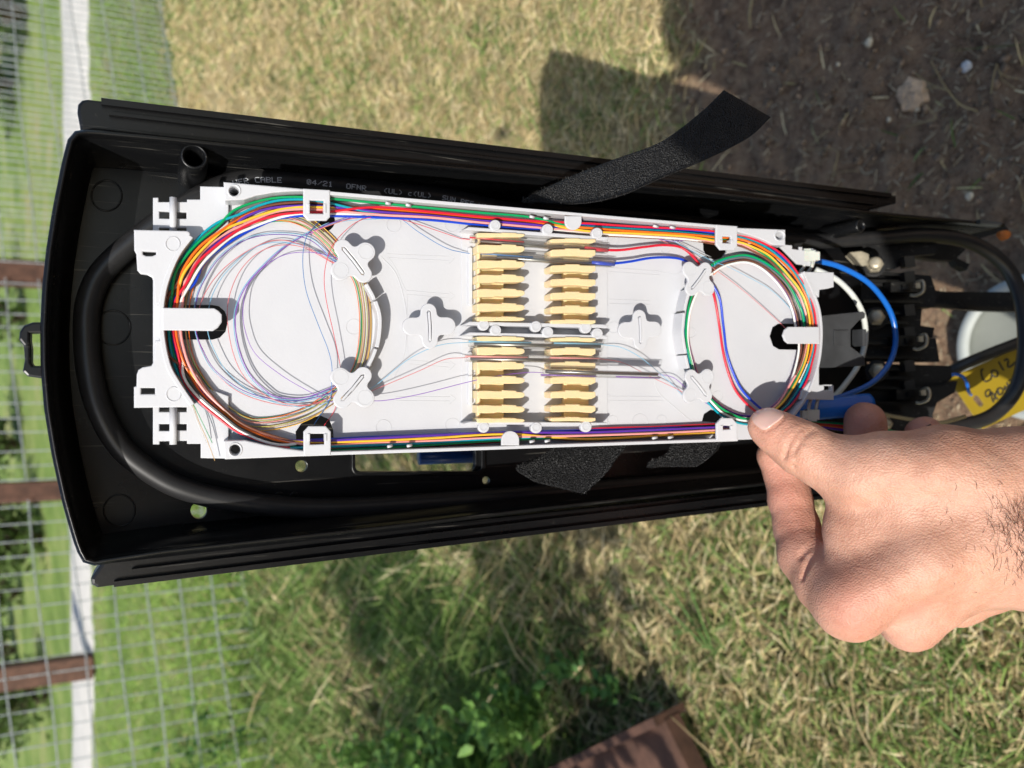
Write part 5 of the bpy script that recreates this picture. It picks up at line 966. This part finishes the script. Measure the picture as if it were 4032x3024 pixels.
# the path stays clear
pq = (((P-C0)@XC)/(-((P-C0)@ZC)))*F+2016; keepm &= ~((be > 0) & (pq < 375))
tall = (leftness > .5) & (y > 1.1) & (be < .3)
L = (.018+.035*rng.random(len(x)))*np.where(tall, 1.5+1.8*(rng.random(len(x)) < .25), 1)*np.where(rng.random(len(x)) < .03, 1.8, 1)*np.where(be > .1, 1.1, 1); W_ = (.0015+.0013*rng.random(len(x)))*np.where((x > 0) & (y > .9), .78, 1)*np.clip(dep/1.3, .9, 2.2)
up = np.where((isg | tall)[:, None], .9, .62)+.3*rng.random((len(x), 1)); D = rng.normal(size=(len(x), 3)); D[:, 2] = 0; D /= np.linalg.norm(D, axis=1)[:, None]; D = D+up*np.array([0, 0, 1.0]); D /= np.linalg.norm(D, axis=1)[:, None]
P3 = np.stack([x, y, hz-.002], 1); k_ = keepm; print('blades', k_.sum()); blades('grass', P3[k_], D[k_], L[k_], W_[k_], col[k_], 'dry and green grass covering the slope round the pedestal', .7)
# bits of straw and chips lying on the bare dirt
n_ = 5200; px = rng.uniform(2500, 4400, n_); py = rng.uniform(-300, 1700, n_); Q = np.array([GP(a, b) for a, b in zip(px, py)]); dmm = dirtmask(Q[:, 0], Q[:, 1]); Q = Q[dmm > .4]; n_ = len(Q); Q[:, 2] = ht(Q[:, 0], Q[:, 1])+.002
D = rng.normal(size=(n_, 3)); D -= (D@GN)[:, None]*GN*.9; D /= np.linalg.norm(D, axis=1)[:, None]; blades('straw_litter', Q, D, (.003+.016*rng.random(n_)**2.5), .0007+.0012*rng.random(n_), np.array([[.44, .36, .24]])*(.5+.9*rng.random((n_, 1))), 'bits of straw scattered over the bare dirt', .1)
mb = MB(); n_ = 2600
for k in range(n_):
    q = GP(rng.uniform(2550, 4500), rng.uniform(-300, 1700)); 
    if dirtmask(q[0:1], q[1:2])[0] < .5: continue
    r = .0009+.0024*rng.random()**4*2.2; q[2] = ht(q[0:1], q[1:2])[0]+r*.3; v = rng.normal(size=(6, 3)); A3 = np.array([[1, 0, 0], [-1, 0, 0], [0, 1, 0], [0, -1, 0], [0, 0, .7], [0, 0, -.7]])*(1+.35*v*.6)*r+q
    mb.add(A3, [(0, 2, 4), (2, 1, 4), (1, 3, 4), (3, 0, 4), (2, 0, 5), (1, 2, 5), (3, 1, 5), (0, 3, 5)])
GRV = simple('soil crumbs and grit', (.22, .15, .095), .9, .8, 90); o = mb.done('gravel', GRV, None, True, kind='stuff', label='crumbs of soil and grit on the bare dirt')
def stone(px, py, r, mat, lab, nm='pebble'):
    q = GP(px, py); q[2] = ht(q[0:1], q[1:2])[0]+r*.35; V = []; m = 10
    for j in range(1, 6):
        for i in range(m): a, b = math.pi*j/6, 2*math.pi*i/m; V.append(q+r*np.array([math.sin(a)*math.cos(b)*1.15, math.sin(a)*math.sin(b), math.cos(a)*.7])*(1+.12*math.sin(3*b+j+px)))
    V += [q+np.array([0, 0, r*.7]), q-np.array([0, 0, r*.7])]; Fc = [(j*m+i, j*m+(i+1) % m, (j+1)*m+(i+1) % m, (j+1)*m+i) for j in range(4) for i in range(m)]+[(50, (i+1) % m, i) for i in range(m)]+[(51, 40+i, 40+(i+1) % m) for i in range(m)]
    tg(mk(nm, V, Fc, mat, None, True), lab, nm, 'pale stones on the dirt')
mb = MB(); SUNSPOT = simple('painted sunlit soil', (.55, .38, .24), .95, .25, 120, bmp=.003)  # sunlit spot on the dirt, put into a paler colour on a flat patch
q = GP(3580, 370); q[2] = ht(q[0:1], q[1:2])[0]; m = 14; Vc = []
for j, (rr, zz) in enumerate(((1, -.004), (.92, .003), (.6, .007), (.25, .008))):
    for i in range(m): t = 2*math.pi*i/m; f = 1+.18*math.sin(2*t+1)+.10*math.sin(5*t+j); Vc.append(q+np.array([.017*rr*f*math.cos(t), .020*rr*f*math.sin(t), zz+.0015*math.sin(4*t+j*2)]))
tg(mk('sunlit_patch', Vc, [(j*m+i, j*m+(i+1) % m, (j+1)*m+(i+1) % m, (j+1)*m+i) for j in range(3) for i in range(m)]+[tuple(range(3*m, 4*m))], SUNSPOT), 'sunlit spot on the dirt, painted as a flat pale patch beside the forked straw stalk', 'sunlit patch')
CRM = simple('cream stone', (.62, .52, .36), .7, .2, 200)
stone(3805, 262, .0056, SHELL, 'pale grey-white rounded shell on the dirt, largest of the pale specks', 'shell'); stone(3438, 172, .0048, CRM, 'cream pebble on the dirt above the dry straw stalks'); stone(3816, 772, .0045, CRM, 'cream pebble nearest the end of the upper housing wall'); stone(3510, 473, .0026, CRM, 'small cream pebble below the painted sunlit spot')
stone(3302, 254, .0024, CRM, 'small yellowish pebble left of the straw stalks in the dirt'); stone(3610, 429, .0026, CRM, 'small cream pebble under the forked straw stalk')
# dead forked stalks and single grass stems: each one a thing
def stalk(P, r, lab, mat=LEAFY, cat='grass stalk', nm='dry_stalk', twigs=()):
    S = thing(nm, GP(P[0][0], P[0][1]), lab, cat, 'single stalks on the ground'); Q = [GP(x, y, l) for x, y, l in P]; V, Fc = tube_geo(smooth(Q, 5), np.linspace(r, r*.5, (len(Q)-1)*5+1), 5); mk('stem', V, Fc, mat, S, True)
    for T_ in twigs: V, Fc = tube_geo(smooth([GP(x, y, l) for x, y, l in T_], 4), r*.55, 4); mk('twig', V, Fc, mat, S, True)
stalk([(3850, 440, .004), (3780, 410, .012), (3720, 340, .022), (3665, 240, .03)], .0011, 'forked dry stalk lying on the dirt beside the painted sunlit spot', twigs=([(3740, 360, .02), (3660, 330, .02), (3600, 285, .02)], [(3720, 340, .02), (3760, 390, .015), (3775, 420, .01)], [(3730, 350, .018), (3690, 345, .02), (3640, 350, .02)]))
stalk([(3900, 380, .004), (3910, 310, .015), (3925, 250, .02)], .0009, 'thin dry stalk farther along the dirt than the forked one', twigs=([(3925, 250, .02), (3945, 310, .01), (4000, 350, .005)], [(3935, 280, .015), (3960, 300, .01), (4005, 310, .005)]))
stalk([(3570, 500, .004), (3640, 480, .010), (3685, 465, .012), (3660, 430, .016), (3645, 415, .016)], .0008, 'short bent straw below the painted sunlit spot'); stalk([(3268, 730, .003), (3290, 650, .012), (3290, 590, .014), (3170, 590, .01)], .0008, 'grey twig near the upper flange of the housing', twigs=([(3280, 690, .01), (3320, 675, .012), (3380, 672, .01)],))
stalk([(2960, 0, .004), (2950, 60, .008), (2955, 110, .006)], .0022, 'dry leaf blade lying at the edge of the dirt'); stalk([(2440, 20, .02), (2430, 120, .014), (2410, 230, .008), (2370, 330, .005)], .0012, 'long straw crossing the shadow edge above the strap')
stalk([(3460, 3010, .01), (3380, 2860, .02), (3350, 2720, .03), (3365, 2600, .03), (3362, 2540, .02)], .0013, 'long jointed dry stem under the knuckles in the grass', twigs=([(3350, 2720, .03), (3320, 2690, .03)], [(3430, 2880, .02), (3450, 2860, .03)])); stalk([(3165, 3020, .006), (3150, 2850, .012), (3135, 2680, .02), (3080, 2610, .03)], .0013, 'dry brown stem beside the rusty beam', twigs=([(3140, 2700, .02), (3170, 2660, .02)], [(3120, 2650, .02), (3070, 2640, .02)], [(3130, 2670, .02), (3100, 2700, .01)]))
GRS = leafmat('green stem', (.09, .19, .05), (.16, .28, .08), False)
for k, (b0, tip, l_) in enumerate((((2790, 2560), (2520, 2290), 'tallest green grass stem leaning from the tuft'), ((2800, 2560), (2600, 2260), 'second green grass stem of the leaning tuft'), ((2810, 2570), (2700, 2270), 'upright green grass stem of the tuft'))):
    stalk([(b0[0], b0[1], .0), ((b0[0]*2+tip[0])/3, (b0[1]*2+tip[1])/3, .03), ((b0[0]+tip[0]*2)/3, (b0[1]+tip[1]*2)/3, .05), (tip[0], tip[1], .06)], .0018, l_, GRS, 'grass stalk', 'green_stalk', twigs=([((b0[0]*2+tip[0])/3, (b0[1]*2+tip[1])/3, .03), (b0[0]-130-20*k, b0[1]-70, .03)],))
stalk([(1430, 2400+200, .02), (1250, 2600, .10), (1180, 2530, .13)], .0022, 'tall dry seed stem standing against the dark grass', twigs=([(1300, 2590, .08), (1420, 2700, .03)],))
for k, (bx, by, tx, ty, l_) in enumerate(((2860, 3010, 2640, 2820, 'dry straw lying across the end of the rusty beam'), (2930, 2980, 2790, 2760, 'straw leaning over the corner of the rusty beam'), (2760, 3020, 2560, 2900, 'green blade lying over the middle of the rusty beam'), (2700, 2800, 2480, 2740, 'long grass blade pointing at the leafy weed'), (2620, 3000, 2420, 2990, 'short green blade at the bottom edge on the rusty beam'), (1290, 2480, 1180, 2750, 'tall dry blade between the lawn and the dark grass'), (2900, 2700, 2640, 2680, 'grey dry stem crossing towards the beam from the lit grass'))):
    stalk([(bx, by, .0), ((bx*2+tx)/3, (by*2+ty)/3+8, .035), ((bx+tx*2)/3, (by+ty*2)/3+4, .05), (tx, ty, .055)], .0014, l_, GRS if k in (2, 3, 4) else LEAFY, 'grass stalk', 'grass_stalk')
# broad-leaved weeds at the bottom
def weed(px, py, n_, rad, lab, hgt=.16, lm=LEAF, sz=.020, grp='leafy weeds by the rusty beam', nm='leafy_weed'):
    q = GP(px, py); q[2] = ht(q[0:1], q[1:2])[0]; S = thing(nm, q, lab, 'weed' if nm == 'leafy_weed' else 'shrub', grp); mb = MB(); lb = MB(); r_ = np.random.default_rng(int(px+py)); nb = max(4, n_//22)
    tips = []
    for i in range(nb):
        a = r_.uniform(0, 6.28); e = q+np.array([math.cos(a)*rad*r_.random(), math.sin(a)*rad*r_.random(), hgt*(.5+.6*r_.random())]); m = (q+e)/2+np.array([0, 0, hgt*.12]); c_ = smooth([q, m, e], 4); V, Fc = tube_geo(c_, np.linspace(.09, .03, len(c_))*sz, 5); mb.add(V, Fc); tips.append(c_)
    mb.done('stem', GRS if nm == 'leafy_weed' else BARK, S, True)
    for i in range(n_):
        c_ = tips[r_.integers(0, nb)]; p = c_[r_.integers(2, len(c_))]+r_.normal(size=3)*sz*.5*(1 if nm == 'leafy_weed' else 3); d = r_.normal(size=3); d[2] = abs(d[2])*.5; d /= np.linalg.norm(d); s2 = np.cross(d, r_.normal(size=3)+[0, 0, 1.5]); s2 /= np.linalg.norm(s2); nn = np.cross(d, s2); l = sz*(.6+.8*r_.random()); w2 = l*.30
        lb.add([p, p+d*l*.3+s2*w2+nn*l*.05, p+d*l*.7+s2*w2*.8+nn*l*.06, p+d*l-nn*l*.12, p+d*l*.7-s2*w2*.8+nn*l*.06, p+d*l*.3-s2*w2+nn*l*.05, p+d*l*.5-nn*l*.05], [(0, 1, 6), (1, 2, 6), (2, 3, 6), (3, 4, 6), (4, 5, 6), (5, 0, 6)])
    lb.done('leaves', lm, S, True)
LEAF2 = leafmat('light weed leaves', (.12, .26, .05), (.22, .38, .09), False)
weed(2010, 2960, 420, .10, 'leafy green weed with broad pale leaves beside the rusty beam', .17, LEAF2, .026); weed(2200, 2790, 380, .08, 'leafy weed growing between the beam and the dark grass', .16, LEAF2, .024); weed(2330, 2600, 50, .04, 'small dark green weed nearest the housing', .08, LEAF, .02); weed(1780, 2990, 400, .10, 'weed at the very bottom edge with yellowish young leaves', .17, LEAF2, .024)
weed(1560, 2920, 190, .08, 'slender weed among the shaded grass', .17, LEAF2, .018); weed(2480, 2720, 40, .04, 'tiny weed against the rusty beam', .05, LEAF, .018); weed(1080, 2880, 200, .22, 'wispy weed growing up through the foot of the wire fence', .34, LEAF, .02); weed(760, 3020, 160, .2, 'straggly weed with small flowers at the fence foot', .32, LEAF, .018)
# unseen young tree, added out of view only to shade the lower grass
q = GP(1780, 2640); tc_ = q+sdir*((.42-q[1])/sdir[1]); base = np.array([tc_[0]-.1, tc_[1]-.05, gz(tc_[0]-.1, tc_[1]-.05)])
TR_ = thing('shade_sapling', base, 'leafy young tree added out of view to cast dappled shade over the lower grass', 'added shade tree'); V, Fc = tube_geo(smooth([base, (base+tc_)/2+np.array([.03, 0, 0]), tc_], 5), np.linspace(.022, .008, 11), 8); mk('trunk', V, Fc, BARK, TR_, True)
lb = MB(); r_ = np.random.default_rng(4); cl = [tc_+r_.normal(size=3)*np.array([.30, .24, .26]) for _ in range(34)]
for i in range(4000):
    p = cl[r_.integers(0, 34)]+r_.normal(size=3)*.075; d = r_.normal(size=3); d /= np.linalg.norm(d); s2 = np.cross(d, r_.normal(size=3)); s2 /= np.linalg.norm(s2); l = .05*(.6+.7*r_.random()); w2 = l*.32
    lb.add([p, p+d*l*.4+s2*w2, p+d*l, p+d*l*.4-s2*w2], [(0, 1, 2, 3)])
lb.done('crown', LEAFD, TR_, True)
# shrubs beyond the path
for k, (px, py, r, h, n_, lab) in enumerate(((110, 60, .9, 1.2, 1500, 'dark shrub beyond the path near the fine mesh panel'), (60, 330, .7, .9, 900, 'low shrub beyond the path right of the darkest one'), (110, 1250, .5, .6, 500, 'small shrub behind the latch loop'), (90, 1750, .7, .8, 900, 'shrub seen between the two rusty posts'), (170, 2120, .5, .6, 800, 'round shrub just below the narrower rusty post'), (90, 2330, .8, 1.0, 1100, 'shrub beyond the path behind the mesh'), (60, 2560, .6, .9, 700, 'shrub behind the short rusty post'), (100, 2850, .8, 1.0, 1300, 'dark shrub at the far left end of the path'), (190, 2740, .4, .5, 500, 'low dark bush close to the path edge'), (330, 1500, .2, .2, 30, 'tiny tuft by the path'))[:9]):
    weed(px, py, n_, r, lab, h, LEAFD, .09, 'shrubs beyond the path', 'shrub')
